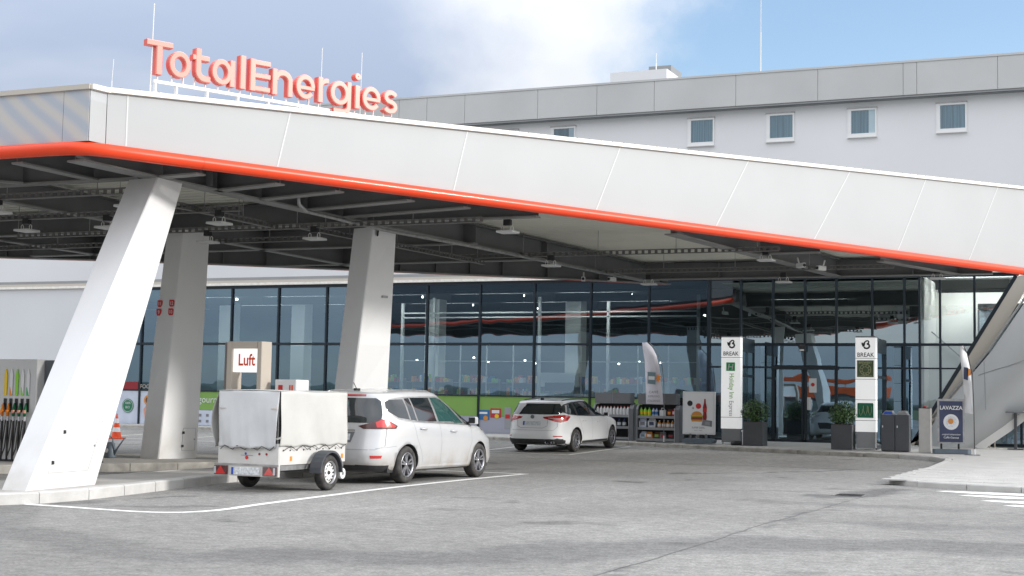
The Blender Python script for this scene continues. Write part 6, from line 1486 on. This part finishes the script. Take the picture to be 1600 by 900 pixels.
# ---- bistro tables and railing at the right
def table(x, y, lab):
    z0 = zq(y); t = thing('bistro_table', (x, y, z0), lab, 'table')
    MB().bbox(x-.75, x+.75, y-.35, y+.35, z0+1.06, z0+1.10, .01).build('tabletop', 'mid_grey', t)
    for a in (-.5, .5): MB().bbox(x+a-.04, x+a+.04, y-.04, y+.04, z0+.02, z0+1.06, .008).build('leg', 'dark_grey', t); MB().bbox(x+a-.22, x+a+.22, y-.2, y+.2, z0, z0+.02, .005).build('foot_plate', 'dark_grey', t)
table(-2.62, 45.0, 'high grey bistro table on two posts under the mesh leg, cut by the photo edge')
z0 = zq(45.2); t = thing('railing', (-3.85, 45.6, z0), 'short green grey railing at the foot of the mesh leg behind the beach flag', 'railing')
for x in (-4.15, -3.9, -3.75): MB().box(x-.018, x+.018, 45.58, 45.62, z0, z0+.62).build('post', 'pale_gold' if 0 else 'taupe_metal', t)
MB().box(-4.6, -3.7, 45.575, 45.625, z0+.62, z0+.66).build('rail', 'taupe_metal', t)

# ---- air station: sign frame and white cabinet on the island
zi = .148; t = thing('air_station_sign', (-15.1, 23.4, zi), 'beige framed sign reading Luft above the covered trailer', 'sign')
a0, a1, y_ = -15.38, -14.62, 22.6
MB().bbox(a0, a0+.115, y_, y_+.34, zi, 2.49, .01).build('side_post', 'taupe_metal', t); MB().bbox(a1-.10, a1, y_, y_+.34, zi, 2.49, .01).build('side_post', 'taupe_metal', t)
MB().box(a0+.117, a1-.102, y_+.0, y_+.34, 2.36, 2.49).build('top_bar', 'taupe_metal', t); MB().box(a0-.055, a0-.003, y_+.02, y_+.32, zi, 2.47).build('side_cover', 'taupe_dark', t)
s_ = MB().bbox(a0+.125, a1-.11, y_+.03, y_+.30, 1.925, 2.355, .006).build('sign_panel', 'sign_glow_bright', t)
q = MB(); text(q, 'Luft', ((a0+a1)/2+.04, y_+.026, 2.05), (1, 0, 0), (0, 0, 1), .30, align='CENTER', squash=.78, bold=.022); q.build('lettering', 'orange_body' if 0 else 'cone_red', s_)
MB().box(a0+.13, a1-.11, y_+.22, y_+.26, zi, .9).build('rear_panel', 'taupe_dark', t)
t = thing('air_cabinet', (-14.3, 23.6, zi), 'white cabinet with small red marks right of the air sign', 'cabinet')
MB().bbox(-14.48, -14.02, 22.85, 23.3, zi, 1.80, .015).build('cabinet_body', 'white_flat', t)
MB().box(-14.40, -14.31, 22.842, 22.849, 1.60, 1.70).build('mark', 'red_flat', t); MB().box(-14.12, -14.09, 22.842, 22.849, 1.60, 1.70).build('mark', 'cone_red', t); MB().box(-14.17, -14.14, 22.842, 22.849, 1.60, 1.70).build('mark', 'cone_red', t)
# ---- fuel dispenser on the far island
D_ = thing('fuel_dispenser', (-20.1, 22.2, zi), 'light grey fuel dispenser with five coloured nozzles left of the leaning column', 'fuel dispenser')
MB().bbox(-20.85, -19.36, 22.1, 22.35, zi, 2.12, .01).build('nozzle_panel', 'pump_panel', D_); MB().bbox(-19.35, -18.90, 22.3, 22.9, zi, 2.11, .01).build('housing', 'pump_dark', D_); MB().bbox(-18.89, -18.35, 22.3, 22.8, zi, 2.10, .01).build('side_panel', 'pump_panel', D_)
MB().box(-20.85, -18.35, 22.08, 22.9, zi-.02, zi+.04).build('base', 'ink', D_); MB().box(-18.86, -18.80, 22.285, 22.299, 1.55, 1.80).build('blue_mark', 'blue', D_)
for k, (c_, c2_, nz_) in enumerate((('yellow', 'yellow', 'nozzle_orange'), ('off_white', 'orange', 'nozzle_orange'), ('lime', 'lime', 'nozzle_green'), ('off_white', 'lime', 'nozzle_green'), ('off_white', 'green_logo', 'nozzle_green'))):
    x = -20.10+k*.138; y_ = 22.09
    p = MB().prism([(x-.032, 1.42), (x+.032, 1.42), (x+.036, 1.82), (x+.02, 1.87), (x+.01, 1.93), (x-.01, 1.93), (x-.02, 1.87), (x-.036, 1.82)], y_-.012, y_, 'y').build('grade_tag', c_, D_)
    if c2_ != c_: MB().add([(x-.032, y_-.014, 1.42), (x+.032, y_-.014, 1.42), (x-.02, y_-.014, 1.58), (x-.034, y_-.014, 1.58)], [(0, 1, 2, 3)]).build('tag_colour', c2_, p)
    MB().box(x-.035, x+.035, y_-.006, y_, 1.10, 1.36).build('nozzle_boot', 'black', D_)
    n_ = MB().tube([(x-.02, y_-.03, 1.27), (x+.0, y_-.06, 1.16), (x+.03, y_-.11, 1.09), (x+.03, y_-.10, 1.02)], [.012, .030, .036, .026], 8).build('nozzle', nz_, D_, smooth=True)
    MB().tube([(x-.02, y_-.02, 1.30), (x-.03, y_-.02, 1.22)], .009, 6).build('spout', 'silver', n_); MB().bbox(x+.015, x+.075, y_-.16, y_-.11, 1.08, 1.14, .01).build('grip', 'nozzle_orange' if k < 2 else 'skin', n_)
    MB().tube([(x+.03, y_-.10, 1.03), (x+.03, y_-.10, .93)], .024, 8).build('swivel', 'silver', n_)
    MB().tube([(x+.03, y_-.10, .93), (x+.035, y_-.13, .7), (x+.02, y_-.14, .42), (x-.05, y_-.13, .27), (x-.09, y_-.10, .40), (x-.095, y_-.05, .7), (x-.08, y_-.03, .95)], .013, 7).build('hose', 'rubber', D_, smooth=True)
    MB().box(x-.05, x-.03, y_-.03, y_, zi+.03, .95).build('hose_guide', 'black', D_)
# ---- cone, watering can, short post
t = thing('traffic_cone', (-29.7, 37.6, zA(37.6)), 'orange and white striped traffic cone beyond the leaning column', 'traffic cone'); x, y, z = -29.65, 37.6, zA(37.6)
MB().bbox(x-.22, x+.22, y-.22, y+.22, z, z+.05, .01).build('base', 'cone_red', t)
zz = [.05, .22, .36, .5, .64, .8]
for k in range(5):
    r_ = lambda h: .17-.155*h/.8
    MB().lathe([(r_(zz[k]), zz[k]), (r_(zz[k+1]), zz[k+1])], 18, (x, y, z)).build('cone_band', 'cone_red' if k % 2 == 0 else 'white_flat', t, smooth=True)
MB().lathe([(.015, .8), (.001, .8)], 12, (x, y, z)).build('tip', 'cone_red', t)
t = thing('watering_can', (-19.5, 24.75, zi), 'grey blue watering can on the island beside the numbered column', 'watering can'); x, y = -19.62, 24.7
MB().lathe([(.001, 0), (.115, 0), (.12, .02), (.095, .30), (.06, .33)], 20, (x, y, zi)).build('can_body', 'foot_grey', t, smooth=True); MB().tube([(x+.08, y, zi+.06), (x+.18, y, zi+.2), (x+.36, y, zi+.42)], [.035, .02, .014], 8).build('spout', 'foot_grey', t, smooth=True)
MB().tube([(x-.09, y, zi+.2), (x-.10, y, zi+.38), (x-.03, y, zi+.46), (x+.06, y, zi+.40), (x+.06, y, zi+.30)], .012, 7).build('handle', 'foot_grey', t, smooth=True); MB().lathe([(.001, -.002), (.05, -.002)], 12, (x, y-.118, zi+.16), 'y').build('sticker', 'off_white', t)
t = thing('litter_post', (-20.0, 24.3, zi), 'beige upright service box half hidden behind the leaning column', 'service box'); MB().bbox(-20.12, -19.78, 24.4, 24.7, zi, 1.15, .01).build('box_body', 'taupe_metal', t); MB().box(-20.10, -19.80, 24.39, 24.399, .9, 1.1).build('slot', 'ink', t)
# ---- orange lorry behind the viewer, seen only as a reflection in the entrance glass
t = thing('parked_semitrailer', (-20, -18, 0), 'orange flat semitrailer parked behind the viewer, reflected in the entrance glass', 'semitrailer')
MB().bbox(-25.5, -16.5, -19.2, -16.8, 2.15, 2.95, .05).build('side_board', 'orange_body', t); MB().bbox(-25.5, -16.5, -19.2, -16.8, 3.3, 3.6, .05).build('top_rail', 'orange_body', t)
for x in (-25.3, -22.4, -19.5, -16.7): MB().box(x-.05, x+.05, -16.95, -16.85, 2.95, 3.3).build('stanchion', 'orange_body', t)
MB().box(-25.4, -16.6, -18.9, -17.1, 1.0, 1.25).build('chassis', 'mid_grey', t); MB().box(-25.4, -16.6, -18.9, -17.1, 1.9, 2.15).build('deck', 'mid_grey', t)
for x in (-24.6, -23.3, -17.6): MB().lathe([(.2, -.15), (.5, -.15), (.5, .15), (.2, .15)], 24, (x, -17.0, .5), 'y').build('wheel', 'rubber', t)
for v in S.view_layers: v.update()
